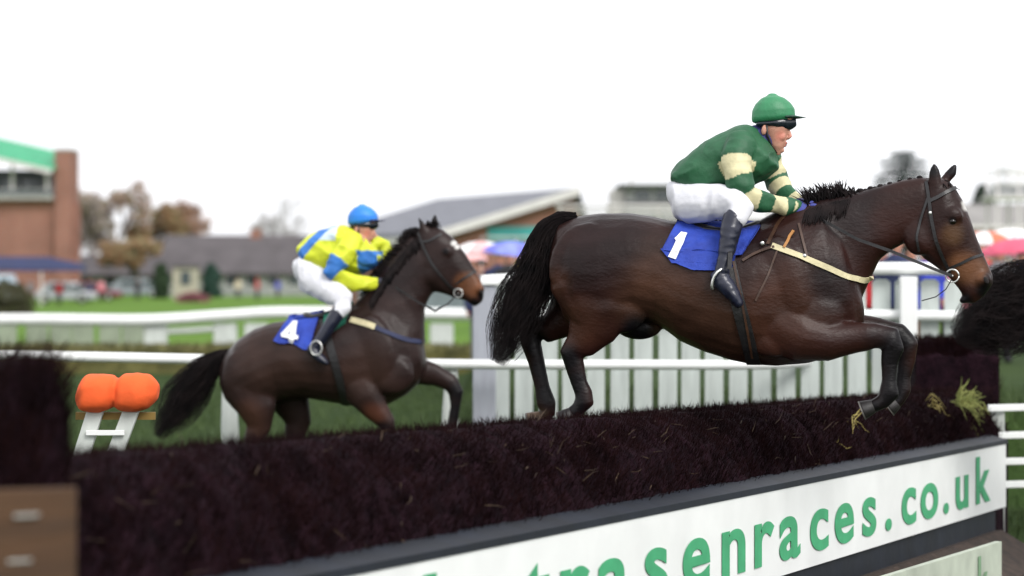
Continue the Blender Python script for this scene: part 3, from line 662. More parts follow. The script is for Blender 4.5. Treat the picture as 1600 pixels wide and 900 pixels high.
n = len(num.v); num.v += n2_.v; num.f += [tuple(n+i for i in q) for q in n2_.f]; num.build('number', cloth_white, sc1)
# saddle, girth, breast girth, bridle, reins
mb = MB(); f.loft(mb, [((1085, 346), (1088, 362), .11), ((1100, 350), (1102, 366), .15), ((1130, 354), (1132, 368), .15), ((1160, 352), (1162, 366), .13), ((1186, 343), (1186, 358), .08)]); mb.organic('saddle', leather, r1, .012, 4)
sp = [c for c in children(r1) if c.name.startswith('saddle')][-1]
mb = MB(); f.strap(mb, bv, [(1128, 366), (1140, 420), (1152, 470), (1166, 520), (1178, 566)], .074, .008, .008); mb.build('girth', leather, r1)
mb = MB(); f.strap(mb, bv, [(1146, 410), (1157, 462), (1168, 515), (1176, 555)], .012, .004, .018, both=False); mb.build('girth_strap', brownleather, r1)
mb = MB(); f.strap(mb, bv, [(1206, 384), (1250, 401), (1290, 417), (1325, 434), (1350, 438), (1362, 434)], .030, .006, .007); mb.build('breast_girth', cream, r1)
mb = MB(); f.strap(mb, bv, [(1160, 408), (1178, 398), (1200, 388), (1210, 386)], .014, .005, .008, both=False); mb.build('neck_strap', brownleather, r1)
mb = MB(); f.strap(mb, bv, [(1200, 382), (1216, 350), (1226, 338)], .018, .005, .006, both=False); mb.build('neck_strap', brownleather, r1)
mb = MB(); f.strap(mb, bv, [(1248, 350), (1254, 375), (1262, 406)], .012, .004, .006, both=False); mb.build('neck_strap', brownleather, r1)
mb = MB(); f.strap(mb, bv, [(1215, 390), (1200, 430), (1180, 470)], .01, .004, .005, both=False); mb.build('neck_strap', brownleather, r1)
mb = MB(); f.strap(mb, bv, [(1224, 388), (1232, 373), (1240, 363)], .014, .008, .012, both=False); mb.build('strap_end', mat('ochre_leather', (.35, .15, .03), .6), r1)
mb = MB()
for (x, y) in ((1193, 382), (1256, 401)): q, n_ = f.drape(bv, (x, y), .014); mb = MB(); mb.ell(q, [f.e1*.012, n_*.006, V((0, 0, .012))], 10, 6); mb.build('buckle', steel, r1, smooth=True)
br = MB()
f.strap(br, bv, [(1448, 284), (1452, 312), (1456, 345), (1463, 378), (1474, 405), (1485, 425)], .017, .005, .005)
f.strap(br, bv, [(1453, 314), (1466, 308), (1480, 300), (1492, 294)], .018, .005, .005)
f.strap(br, bv, [(1450, 310), (1440, 340), (1432, 370), (1436, 392)], .012, .004, .005)
f.strap(br, bv, [(1481, 420), (1500, 412), (1520, 402), (1535, 398)], .014, .004, .005)
bridle = br.build('bridle', leather, r1)
mb = MB(); q, n_ = f.drape(bv, (1454, 333), .010); mb.ell(q, [f.e1*.009, n_*.005, V((0, 0, .011))], 10, 6)
mb.build('buckle', steel, bridle, smooth=True)
for s_ in (-1, 1):
    mb = MB(); c = f.P(1488, 431, -.085*1 if s_ < 0 else .085); mb.tube([c+f.e1*.034*cos(a*pi/8)+V((0, 0, .034*sin(a*pi/8))) for a in range(17)], .0045, 6); mb.build('bit_ring', steel, bridle, smooth=True)
mb = MB(); mb.tube([f.P(1488, 431, -.085), f.P(1488, 431, .085)], .006, 6); mb.build('bit', steel, bridle, smooth=True)
def reins(f, bit, mid, hnd, m, root, ob=.085, oh=.10):
    for s_ in (-1, 1):
        mb = MB(); P_ = []
        pts = [bit]+mid+[hnd]; k = len(pts)-1
        for i, p in enumerate(pts): o = ob*(1-i/k)+oh*(i/k)+.085*sin(pi*i/k)**.7; P_.append(f.P(p[0], p[1], o*s_))
        Q = []
        for i in range(k):
            for j in range(4): Q.append(P_[i].lerp(P_[i+1], j/4))
        Q.append(P_[-1]); mb.ribbon(Q, [f.e2*s_]*len(Q), [V((0, 0, .017))]*len(Q), .004); mb.build('rein', m, root)
reins(f, (1488, 431), [(1466, 423), (1430, 408), (1394, 393), (1340, 374), (1300, 352)], (1268, 335), leather, r1)
mb = MB()
P_ = [f.P(x, y, -.10+.02*sin(i)) for i, (x, y) in enumerate([(1488, 436), (1470, 446), (1490, 455), (1478, 470), (1494, 492), (1510, 470), (1500, 455)])]
mb.tube([f.P(*p, -.1) for p in ((1487, 437), (1478, 452), (1462, 464), (1440, 470))], .003, 5); mb.build('loose_strap', leather, bridle)
def bandcolor(f, segs, cols):                # sleeve hoops measured along the arm
    pts = [f.P(*s_[:2], s_[2]) for s_ in segs]; L = [0]
    for i in range(1, len(pts)): L.append(L[-1]+(pts[i]-pts[i-1]).length)
    def t(p):
        best = (9, 0)
        for i in range(len(pts)-1):
            a, d = pts[i], pts[i+1]-pts[i]; u = max(0, min(1, (p-a).dot(d)/d.length_squared)); e = (p-(a+d*u)).length
            if e < best[0]: best = (e, (L[i]+d.length*u)/L[-1])
        return best
    return t
silkm = mat('silk', (1, 1, 1), .6, .14, 12, bump=.3, bscale=22, attr=True)
# ---------------------------------------------------------------- leading rider
r2 = empty('person', f.P(1130, 350), 'leading jockey in green silks with cream hooped sleeves and green cap', 'person')
b = MB()
f.loft(b, [((1186, 168), (1238, 176), .060), ((1182, 180), (1241, 186), .072), ((1184, 192), (1237, 196), .073), ((1188, 203), (1231, 206), .068), ((1193, 213), (1229, 214), .058), ((1198, 221), (1228, 222), .050), ((1203, 229), (1225, 230), .043), ((1208, 236), (1221, 237), .028)], n=24)
f.limb(b, [(1229, 199, 7, .008), (1233, 208, 7, .009), (1235, 213, 6, .012), (1231, 216, 6, .012)]); f.blob(b, (1228, 223.5), 3, 1.5, .019); f.blob(b, (1226.5, 228), 3, 1.6, .017); f.blob(b, (1219, 235), 7, 4.5, .022); f.blob(b, (1234, 197), 4, 3, .045)
f.blob(b, (1220, 213), 8, 8, .02, -.036); f.blob(b, (1220, 213), 8, 8, .02, .036)
for s_ in (-1, 1): f.blob(b, (1194, 203), 4.5, 8.5, .012, .078*s_, 10)
f.limb(b, [(1165, 240, 42, .06), (1185, 222, 36, .056), (1200, 208, 36, .055)])
f.loft(b, [((1062, 285), (1080, 330), .12), ((1090, 240), (1130, 285), .13), ((1130, 215), (1180, 265), .15), ((1160, 207), (1205, 245), .13)])
NA = [(1160, 227, 34, .05, -.145), (1150, 252, 36, .058, -.22), (1155, 280, 33, .054, -.235), (1163, 304, 30, .05, -.22), (1190, 313, 25, .040, -.17), (1222, 320, 22, .034, -.10), (1250, 325, 18, .028, -.06)]
FA = [(1188, 228, 38, .06, .17), (1203, 258, 34, .055, .21), (1212, 286, 30, .05, .20), (1226, 303, 25, .04, .15), (1248, 318, 20, .03, .08)]
f.limb(b, NA); f.limb(b, FA); hand(f, b, (1262, 330), -.055); hand(f, b, (1266, 326), .055, side=1)
NL = [(1078, 320, 44, .07, -.10), (1108, 318, 40, .062, -.17), (1142, 318, 26, .04, -.245), (1146, 342, 18, .03, -.295), (1137, 385, 19, .034, -.335), (1130, 418, 13, .026, -.35)]
FL = [(a, c, d, e_, -o) for a, c, d, e_, o in NL]
f.limb(b, NL); FL = [(a-20*ss(1085, 1140, a), c, d, e_, o) for a, c, d, e_, o in FL]; f.limb(b, FL)
for s_, dx in ((-1, 0), (1, -20)): f.limb(b, [(1128+dx, 426, 14, .026, .35*s_), (1138+dx, 446, 13, .026, .357*s_), (1148+dx, 464, 9, .022, .362*s_)])
def facecol(f, T, u):
    lips = [f.P(*T((1229, 223.5))), f.P(*T((1227.5, 228)))]; mouth = f.P(*T((1229, 226))); ck = [f.P(*T((1219, 212)), s_*.05) for s_ in (-1, 1)]; nz = f.P(*T((1235, 213)))
    def fn(p):
        c = (.50, .25, .18); d = min((p-l).length for l in lips)
        for q, r_, cc in [(k_, .045, (.58, .19, .14)) for k_ in ck]+[(nz, .022, (.58, .20, .15))]:
            w_ = .7*(1-ss(.2, 1, (p-q).length/r_)); c = tuple(c[i]*(1-w_)+cc[i]*w_ for i in range(3))
        if d < .018: c = (.44, .16, .13)
        if (p-mouth).length < .011: c = (.08, .02, .02)
        return c
    return fn
skina = mat('face_skin', (1, 1, 1), .5, .10, 25, bump=.12, attr=True, spec=.4)
body2 = b.organic('body', skina, r2, .0050, 2, facecol(f, lambda p: p, 1))
eyeset(f, (1226, 201), .036, .012, r2)
b = MB()
f.loft(b, [((1049, 272), (1074, 297), .13), ((1060, 257), (1100, 302), .155), ((1083, 238), (1132, 298), .17), ((1105, 221), (1168, 292), .18), ((1128, 208), (1196, 279), .19), ((1150, 199), (1216, 262), .175), ((1168, 196), (1212, 243), .11)], n=28)
NAS = [(1160, 222, 46, .07, -.15), (1150, 245, 44, .070, -.205), (1152, 270, 43, .066, -.235), (1158, 292, 42, .062, -.235), (1166, 307, 36, .056, -.22), (1186, 313, 34, .050, -.18), (1210, 319, 30, .044, -.13), (1236, 324, 26, .038, -.075), (1247, 326, 22, .033, -.06)]
FAS = [(1186, 228, 46, .07, .16), (1202, 256, 42, .068, .21), (1213, 283, 36, .06, .21), (1226, 302, 30, .048, .15), (1244, 316, 25, .036, .09)]
f.limb(b, NAS); f.limb(b, FAS)
GR, CRM = (.013, .090, .036), (.60, .55, .33)
tn = bandcolor(f, [(p[0], p[1], p[4]) for p in NAS], None); tf = bandcolor(f, [(p[0], p[1], p[4]) for p in FAS], None)
def col2(p):
    e, t = tn(p); e2_, t2 = tf(p); lat = (p-f.O).dot(f.e2)
    if e < .105 and lat < -.10 and t > .12: q = t+mnoise.noise(p*14)*.012; return CRM if (.17 < q < .33 or .47 < q < .60 or .74 < q < .87 or q > .95) else GR
    if e2_ < .10 and lat > .06 and t2 > .15: return CRM if (.26 < t2 < .46 or .6 < t2 < .76 or t2 > .93) else GR
    return GR
silks = b.organic('silks', silkm, r2, .0075, 4, col2, wr=(.009, 7, (1, 1, 1.5)))
b = MB(); f.limb(b, [(1176, 229, 58, .086), (1184, 222, 56, .084), (1193, 214, 50, .077)]); b.organic('collar', mat('navy_collar', (.02, .025, .12), .7, .2, 10), r2, .007, 2)
b = MB()
f.loft(b, [((1047, 286), (1047, 318), .10), ((1056, 281), (1056, 342), .155), ((1078, 284), (1080, 350), .178), ((1104, 288), (1106, 346), .17)], n=24)
NLB = [(1074, 318, 62, .090, -.09), (1100, 317, 60, .088, -.15), (1130, 315, 54, .078, -.215), (1150, 315, 48, .066, -.255), (1158, 324, 40, .058, -.275), (1150, 345, 33, .05, -.305)]
f.limb(b, NLB); f.limb(b, [(a-20*ss(1085, 1140, a), c, d, e_, -o) for a, c, d, e_, o in NLB]); b.organic('breeches', breechm, r2, .009, 4, wr=(.005, 8, (1.6, 1, 1)))
for s_, dx in ((-1, 0), (1, -20)):
    b = MB(); f.limb(b, [(1147+dx, 338, 33, .052, .30*s_), (1141+dx, 362, 32, .052, .325*s_), (1136+dx, 390, 27, .046, .335*s_), (1130+dx, 414, 22, .038, .35*s_), (1128+dx, 424, 24, .040, .355*s_)])
    f.limb(b, [(1121+dx, 430, 28, .038, .355*s_), (1134+dx, 446, 29, .046, .36*s_), (1147+dx, 463, 22, .044, .365*s_), (1155+dx, 476, 14, .034, .365*s_)]); b.organic('boot', bootm, r2, .008, 3, wr=(.003, 14, (1, 1, 1.6)))
b = MB(); hand(f, b, (1262, 330), -.055, 1.13); f.limb(b, [(1244, 326, 24, .034, -.06), (1256, 329, 22, .032, -.057)]); b.organic('glove', mat('blue_glove', (.05, .06, .26), .8, .2, 20), r2, .005, 2)
b = MB(); hand(f, b, (1266, 326), .055, 1.13, 1); f.limb(b, [(1246, 318, 22, .034, .08), (1258, 325, 20, .032, .06)]); b.organic('glove', mat('blue_glove', (.05, .06, .26)), r2, .005, 2)
HG = mat('green_cap_silk', (.030, .20, .085), .5, .15, 10, bump=.5, bscale=12)
def helmet(f, root, T, m, peakm, k=1):
    b = MB(); L = lambda a, c, w_: ((T(a)), (T(c)), w_)
    f.loft(b, [L((1175, 191), (1238, 187), .090), L((1174, 186), (1243, 182), .101), L((1175, 173), (1242, 170), .102), L((1180, 163), (1236, 161), .090), L((1189, 154), (1226, 153), .068), L((1198, 150), (1216, 149.5), .040)], n=32, ex=1)
    h = b.organic('helmet', m, root, .007, 4); b = MB()
    f.loft(b, [(T((1228, 180)), T((1228, 187)), .088), (T((1240, 180)), T((1240, 186)), .078), (T((1250, 182)), T((1250, 185)), .05), (T((1255, 182.5)), T((1255, 184.5)), .02)]); b.organic('peak', peakm, h, .005, 2)
    b = MB(); f.blob(b, T((1208, 149)), 5*k, 3*k, .016); b.build('button', m, h, smooth=True)
    b = MB(); f.limb(b, [T((1184, 195))+(9*k, .084), T((1200, 194))+(14*k, .088), T((1216, 193))+(24*k, .087), T((1229, 192))+(27*k, .070), T((1238, 191))+(21*k, .040)]); g_ = b.organic('goggles', goggm, root, .006, 2)
    b = MB()
    for s_ in (-1, 1): b.tube([f.P(*T((1198, 196)), .085*s_), f.P(*T((1199, 212)), .075*s_), f.P(*T((1206, 230)), .052*s_), f.P(*T((1213, 238.5)), .02*s_)], .006, 6)
    b.build('chin_strap', leather, h, smooth=True); return h
helmet(f, r2, lambda p: p, HG, mat('dark_green_peak', (.01, .05, .03), .5))
# stirrups with leathers belong to the saddle
saddle1 = [c for c in children(r1) if c.name.startswith('saddle') and not c.name.startswith('saddle_cloth')][0]
for s_ in (-1, 1):
    dx = 0 if s_ < 0 else -20; b = MB(); c = [(1141, 418), (1134, 418), (1127, 420.5), (1121, 425), (1116.5, 431), (1113.5, 438), (1112, 446), (1112.5, 450)]; c = [(x+dx, y) for x, y in c]
    b.tube([f.P(*p, (.355+.05*min(1, i/3))*s_) for i, p in enumerate(c)]+[f.P(1114+dx, 452, .36*s_), f.P(1113+dx, 450, .315*s_)]+[f.P(p[0], p[1], (.31+.045*max(0, (i-3)/4))*s_) for i, p in enumerate(reversed(c[:-1]))], .0075, 8, caps=False); b.build('stirrup', steel, saddle1, smooth=True)
    b = MB(); pp = [f.P(x+dx, y, o*s_) for x, y, o in ((1142, 362, .2), (1142, 375, .29), (1141, 395, .385), (1140, 420, .405))]; b.ribbon(pp, [f.e2*s_]*4, [f.e1*.022]*4, .005); b.build('stirrup_leather', leather, saddle1)
# ================================================================ second horse
H2 = Frame(520, 560, 17.5, radians(8)); f = H2
r3 = empty('racehorse', (H2.O.x, H2.O.y, 0), 'second brown racehorse behind the brush, white star on its forehead, number 4 cloth', 'horse')
b = MB()
f.loft(b, [((346, 572), (352, 615), .09), ((355, 552), (368, 640), .19), ((374, 530), (392, 646), .25), ((398, 513), (415, 640), .275), ((428, 504), (445, 624), .27), ((460, 499), (475, 621), .29), ((495, 494), (505, 626), .305),
    ((530, 485), (540, 632), .30), ((560, 474), (572, 638), .28), ((590, 464), (605, 632), .25), ((618, 467), (634, 618), .21), ((640, 490), (654, 598), .17), ((653, 520), (663, 578), .12)], ex=.92)
f.loft(b, [((556, 472), (655, 565), .18), ((580, 449), (663, 535), .16), ((597, 424), (663, 507), .13), ((612, 401), (664, 482), .11), ((627, 382), (671, 464), .098), ((643, 365), (682, 450), .088)])
f.loft(b, [((652, 356), (662, 432), .075), ((671, 351), (667, 450), .094), ((690, 357), (679, 456), .106), ((705, 369), (690, 458), .104), ((718, 385), (701, 461), .090), ((731, 402), (710, 465), .073), ((742, 420), (718, 468), .060), ((750, 437), (727, 468), .058), ((757, 452), (732, 473), .054), ((756, 466), (738, 477), .035)], n=28)
for s_ in (-1, 1):
    f.blob(b, (676, 428), 17, 18, .04, .062*s_); f.blob(b, (698, 393), 10, 9, .028, .085*s_, 25); f.blob(b, (750, 452), 8, 7, .026, .045*s_)
for o, base, tip in ((-.055, (664, 362), (654, 338)), (.055, (678, 356), (680, 333))):
    f.limb(b, [(base[0], base[1]+2, 12, .02), ((base[0]+tip[0])/2, (base[1]+tip[1])/2, 13, .017), (tip[0], tip[1]+2, 4, .009)], o)
f.limb(b, [(375, 580, 76, .12, -.10), (388, 605, 84, .12, -.13), (402, 640, 62, .09, -.14), (404, 668, 40, .06, -.14), (393, 698, 28, .046, -.14), (396, 722, 19, .034, -.14), (406, 760, 15, .03, -.14), (413, 790, 17, .034, -.14), (422, 808, 14, .031, -.14), (430, 824, 19, .046, -.14)])
f.limb(b, [(430, 590, 70, .11, .12), (456, 630, 60, .09, .13), (466, 660, 42, .06, .14), (458, 695, 28, .046, .14), (463, 720, 18, .034, .14), (478, 760, 15, .03, .14), (486, 792, 17, .034, .14), (496, 808, 14, .031, .14), (505, 824, 19, .046, .14)])
f.blob(b, (372, 585), 26, 38, .06, -.19, 10); f.blob(b, (585, 545), 34, 55, .06, -.21, -18); f.blob(b, (612, 585), 36, 32, .06, -.18)
f.limb(b, [(560, 598, 66, .10, -.16), (572, 620, 52, .088, -.17), (590, 643, 38, .066, -.16), (605, 662, 29, .05, -.16), (606, 676, 24, .042, -.16), (600, 700, 17, .033, -.16), (590, 735, 16, .03, -.16), (586, 748, 19, .035, -.16), (577, 760, 15, .033, -.16), (566, 768, 19, .045, -.16)])
f.limb(b, [(610, 570, 66, .10, .13), (645, 578, 46, .075, .15), (680, 586, 34, .056, .15), (704, 598, 29, .05, .15), (713, 613, 25, .042, .15), (712, 635, 17, .033, .15), (707, 662, 16, .03, .15), (704, 674, 19, .035, .15), (694, 684, 15, .033, .15), (684, 688, 19, .045, .15)])
B2, B2L, B2M = (.020, .0105, .0095), (.031, .016, .0125), (.013, .0075, .0075)
coat2 = blobs(f, B2, [(420, 560, 70, B2L), (580, 580, 60, B2L), (480, 560, 60, B2L), (620, 420, 50, B2M), (592, 645, 28, (.055, .020, .012)), (400, 655, 40, (.042, .019, .013)), (740, 445, 24, (.13, .05, .022)), (728, 440, 20, (.10, .04, .018)),
    (756, 462, 11, BLK), (742, 474, 9, BLK), (700, 393, 7, BLK), (711, 380, 5.5, (.6, .58, .55)), (716, 386, 4.5, (.6, .58, .55)), (656, 344, 14, BLK), (680, 340, 12, BLK),
    (604, 672, 22, BLK), (598, 705, 28, BLK), (584, 750, 34, BLK), (712, 612, 24, BLK), (710, 645, 26, BLK), (695, 682, 24, BLK), (394, 705, 24, BLK), (404, 750, 34, BLK), (422, 812, 34, BLK), (462, 715, 26, BLK), (480, 765, 34, BLK), (500, 815, 34, BLK)])
body3 = b.organic('body', coat, r3, .012, 8, coat2, wr=(.0045, 4.2, (1, 1, .7))); bv = bvh_of(body3)
eyeset(f, (699, 396), .092, .020, r3); nostril(f, (752, 456), .068, .015, r3)
g2 = [(362, 552, 14), (340, 562, 28), (318, 582, 44), (298, 608, 56), (278, 636, 56), (260, 660, 42), (246, 682, 18)]
tl = strands(f, g2, 1300, .0020, .055, jit=3)
for i in range(len(g2)-3): f.limb(tl, [(g2[i][0], g2[i][1], g2[i][2]*.5, .035), (g2[i+1][0], g2[i+1][1], g2[i+1][2]*.5, .035)])
tl.build('tail', hairm, r3, smooth=True)
mb = MB()
for i in range(900):
    t = R.random(); x = 574+84*t; y = 466-112*t**.85+(4 if t > .9 else 0); h = R.uniform(6, 22); o = R.gauss(0, .02)
    mb.tube([f.P(x+2, y+6, o), f.P(x-h*.3, y-h*.15, o*1.2), f.P(x-h*.9, y-h*.15+R.gauss(0, 3), o*1.6)], [.007, .005, .001], 4)
for i in range(240):
    t = R.random(); x = 578+78*t; y = 464-106*t**.85+(4 if t > .9 else 0); L = R.uniform(8, 26); pts = [f.P(x, y, -.02)]
    for k in (1, 2, 3): q, n_ = f.drape(bv, (x+.5*k, y+4+L*k/3), .008); pts.append(q)
    mb.tube(pts, [.006, .006, .005, .001], 4)
for i in range(60): x = R.uniform(662, 678); mb.tube([f.P(x, 356, R.gauss(0, .02)), f.P(x+4, 348+R.uniform(-4, 4), R.gauss(0, .03)), f.P(x+10+R.gauss(0, 4), 356+R.uniform(-8, 8), R.gauss(0, .035))], [.005, .004, .001], 4)
mb.build('mane', hairm, r3, smooth=True)
sc2 = saddle_cloth(f, bv, ((500, 491), (484, 546), (428, 533), (450, 501)), r3, royal)
bvc = bvh_of(body3, sc2)
num = MB()
for poly in (((459, 504), (466, 504), (459, 538), (452, 537)), ((459, 504), (464, 507), (446, 527), (441, 524)), ((441, 522), (468, 526), (467, 532), (440, 528))):
    q = drapepoly(f, bvc, poly, .016, .003, 6, 6); n = len(num.v); num.v += q.v; num.f += [tuple(n+i for i in p) for p in q.f]
num.build('number', cloth_white, sc2)
green = mat('green_pad', (.01, .16, .10), .7, .2, 10, bump=.4)
drapepoly(f, bv, ((508, 490), (552, 472), (540, 506), (504, 532)), .012, .012).build('saddle_pad', green, r3, smooth=True)
mb = MB(); f.loft(mb, [((478, 487), (480, 500), .11), ((492, 490), (494, 502), .15), ((515, 485), (517, 497), .15), ((536, 476), (538, 488), .12), ((548, 468), (549, 480), .08)]); saddle2 = mb.organic('saddle', leather, r3, .012, 4)
mb = MB(); f.strap(mb, bv, [(505, 500), (516, 540), (530, 590), (540, 631)], .06, .008, .008); mb.build('girth', leather, r3)
mb = MB(); f.strap(mb, bv, [(548, 500), (570, 505), (586, 511)], .045, .006, .008, both=False); mb.build('breast_girth', cream, r3)
mb = MB(); f.strap(mb, bv, [(586, 511), (612, 523), (640, 532), (657, 534)], .034, .006, .007); mb.build('girth_strap', mat('navy_web', (.015, .02, .06), .7), r3)
br = MB(); f.strap(br, bv, [(654, 364), (662, 385), (674, 410), (690, 432), (704, 448), (714, 454)], .017, .005, .005); f.strap(br, bv, [(657, 378), (672, 376), (690, 366)], .017, .005, .005); f.strap(br, bv, [(712, 444), (726, 434), (742, 424)], .016, .005, .005)
br.build('bridle', leather, r3)
mb = MB()
for s_ in (-1, 1):
    mb = MB(); c = f.P(716, 458, .085*s_); mb.tube([c+f.e1*.034*cos(a*pi/8)+V((0, 0, .034*sin(a*pi/8))) for a in range(17)], .005, 6); mb.build('bit_ring', steel, r3, smooth=True)
mb = MB(); mb.tube([f.P(716, 458, -.085), f.P(716, 458, .085)], .006, 6); mb.build('bit', steel, r3, smooth=True)
reins(f, (716, 458), [(700, 475), (680, 486), (655, 473), (635, 460)], (608, 442), leather, r3)
# rider of the second horse
r4 = empty('person', f.P(500, 500), 'jockey in yellow and blue silks with bright blue cap, riding the second horse', 'person')
T2 = lambda p: (568+(p[0]-1210)*.69, 337+(p[1]-172)*.69)
b = MB()
f.loft(b, [(T2(a), T2(c), w_) for a, c, w_ in [((1186, 168), (1238, 176), .060), ((1182, 180), (1241, 186), .072), ((1184, 192), (1237, 196), .073), ((1188, 203), (1231, 206), .068), ((1193, 213), (1229, 214), .058), ((1198, 221), (1228, 222), .050), ((1203, 229), (1225, 230), .043), ((1208, 236), (1221, 237), .028)]])
f.limb(b, [T2((1229, 200))+(6, .010), T2((1233, 209))+(7, .013), T2((1233, 214))+(6, .016), T2((1229, 217))+(6, .014)]); f.blob(b, T2((1228, 225)), 3, 1.6, .02); f.blob(b, T2((1218, 236)), 5, 3.3, .022)
for s_ in (-1, 1): f.blob(b, T2((1194, 203)), 3, 5.6, .012, .078*s_, 10)
f.limb(b, [(546, 376, 26, .06), (556, 370, 24, .056), (562, 362, 24, .055)])
f.loft(b, [((478, 390), (496, 430), .12), ((505, 372), (528, 410), .13), ((535, 360), (566, 400), .15), ((550, 358), (582, 388), .13)])
NA = [(552, 378, 24, .05, -.145), (534, 400, 24, .055, -.22), (519, 424, 22, .05, -.24), (545, 436, 18, .04, -.19), (575, 442, 15, .034, -.12), (592, 440, 12, .028, -.08)]
FA = [(578, 372, 24, .05, .15), (598, 392, 24, .055, .22), (602, 412, 20, .045, .19), (606, 432, 14, .03, .10)]
f.limb(b, NA); f.limb(b, FA); hand(f, b, (602, 440), -.06); hand(f, b, (608, 438), .07, side=1)
for s_ in (-1, 1): f.limb(b, [(482, 432, 34, .08, .10*s_), (508, 450, 30, .07, .17*s_), (534, 466, 24, .05, .25*s_), (528, 488, 17, .04, .30*s_), (510, 518, 14, .034, .335*s_), (497, 538, 10, .028, .35*s_), (490, 548, 9, .026, .355*s_), (500, 558, 9, .026, .36*s_)])
b.organic('body', skina, r4, .008, 2, facecol(f, T2, 1)); eyeset(f, T2((1226, 201)), .036, .012, r4)
b = MB()
f.loft(b, [((467, 386), (480, 414), .13), ((476, 373), (506, 422), .155), ((498, 362), (536, 427), .175), ((520, 354), (566, 427), .19), ((538, 353), (586, 417), .19), ((550, 358), (594, 402), .16), ((560, 366), (584, 388), .11)], n=28)
NAS = [(552, 374, 34, .072, -.145), (542, 390, 34, .074, -.2), (530, 407, 32, .07, -.235), (519, 424, 29, .062, -.24), (535, 436, 28, .054, -.21), (556, 442, 26, .048, -.165), (578, 444, 20, .040, -.115), (588, 442, 16, .034, -.09)]
FAS = [(584, 382, 26, .06, .15), (597, 386, 30, .066, .22), (604, 408, 26, .055, .19), (606, 426, 19, .038, .12)]
f.limb(b, NAS); f.limb(b, FAS)
tn = bandcolor(f, [(p[0], p[1], p[4]) for p in NAS], None)
YL, BL, PW = (.58, .64, .025), (.035, .17, .52), (.50, .60, .66)
def col4(p):
    e, t = tn(p); lat = (p-f.O).dot(f.e2)
    if e < .10 and lat < -.10 and t > .15: return BL if .30 < t+mnoise.noise(p*14)*.012 < .50 else YL
    x, y = f.px(p); q = (x-470)*.75+(y-386)*.65
    if 6 < q < 19: return BL
    if x < 532 and y < 376 and q > 19: return PW
    if 565 < x < 592 and y > 392: return BL
    return YL
b.organic('silks', silkm, r4, .0085, 4, col4, wr=(.010, 7, (1, 1, 1.5)))
b = MB(); f.loft(b, [((462, 406), (468, 440), .12), ((474, 396), (476, 452), .165), ((492, 400), (496, 462), .172)])
for s_ in (-1, 1): f.limb(b, [(482, 432, 50, .09, .09*s_), (500, 444, 46, .086, .15*s_), (520, 457, 40, .076, .215*s_), (537, 468, 34, .062, .26*s_), (536, 480, 27, .055, .285*s_), (528, 490, 22, .048, .305*s_)])
b.organic('breeches', breechm, r4, .01, 4, wr=(.005, 8, (1.6, 1, 1)))
for s_ in (-1, 1):
    b = MB(); f.limb(b, [(531, 484, 23, .052, .295*s_), (519, 503, 22, .050, .32*s_), (505, 525, 19, .042, .338*s_), (493, 542, 17, .040, .35*s_)])
    f.limb(b, [(486, 544, 16, .038, .355*s_), (494, 554, 15, .042, .36*s_), (505, 563, 12, .038, .365*s_), (511, 568, 8, .03, .365*s_)]); b.organic('boot', bootm, r4, .009, 3)
for s_, c_ in ((-1, (602, 440)), (1, (608, 438))):
    b = MB(); hand(f, b, c_, .065*s_, 1.13, s_); f.limb(b, [(590, 441, 15, .034, .085*s_), (598, 441, 14, .032, .07*s_)]); b.organic('glove', mat('black_glove', (.015, .016, .03), .7, .2, 20), r4, .006, 2)
helmet(f, r4, T2, mat('blue_cap_silk', (.02, .20, .66), .5, .15, 10, bump=.5, bscale=12), mat('navy_peak', (.01, .015, .08), .5), .7)
for s_ in (-1, 1):
    b = MB(); c = f.P(494, 548, .40*s_); b.tube([c+f.e1*.045*cos(a*pi/8)+V((0, 0, .055*sin(a*pi/8)+.02)) for a in range(17)], .007, 6, caps=False); b.build('stirrup', steel, saddle2, smooth=True)
# ================================================================ third horse, leaving the frame on the right
H3 = Frame(1700, 440, 14.5, radians(9))
d = W(1650, 452, 14.6)-H1.P(861, 420)
r5 = r1.copy(); C.objects.link(r5); r5.location = r1.location+V((d.x, d.y, d.z)); r5['label'] = 'horse leaving at the right edge, only its flowing black tail in view'
for o in (body1,):
    c = o.copy(); C.objects.link(c); c.parent = r5
r5['category'] = 'horse'
f = H3
g3 = [(1690, 424, 40), (1655, 436, 80), (1620, 462, 108), (1588, 480, 112), (1560, 494, 100), (1534, 506, 80), (1510, 516, 54), (1490, 524, 24)]
tl = strands(f, g3, 2200, .0022, .08, jit=4)
for i in range(len(g3)-3): f.limb(tl, [(g3[i][0], g3[i][1], g3[i][2]*.62, .05), (g3[i+1][0], g3[i+1][1], g3[i+1][2]*.62, .05)])
tl.build('tail', hairm, r5, smooth=True)
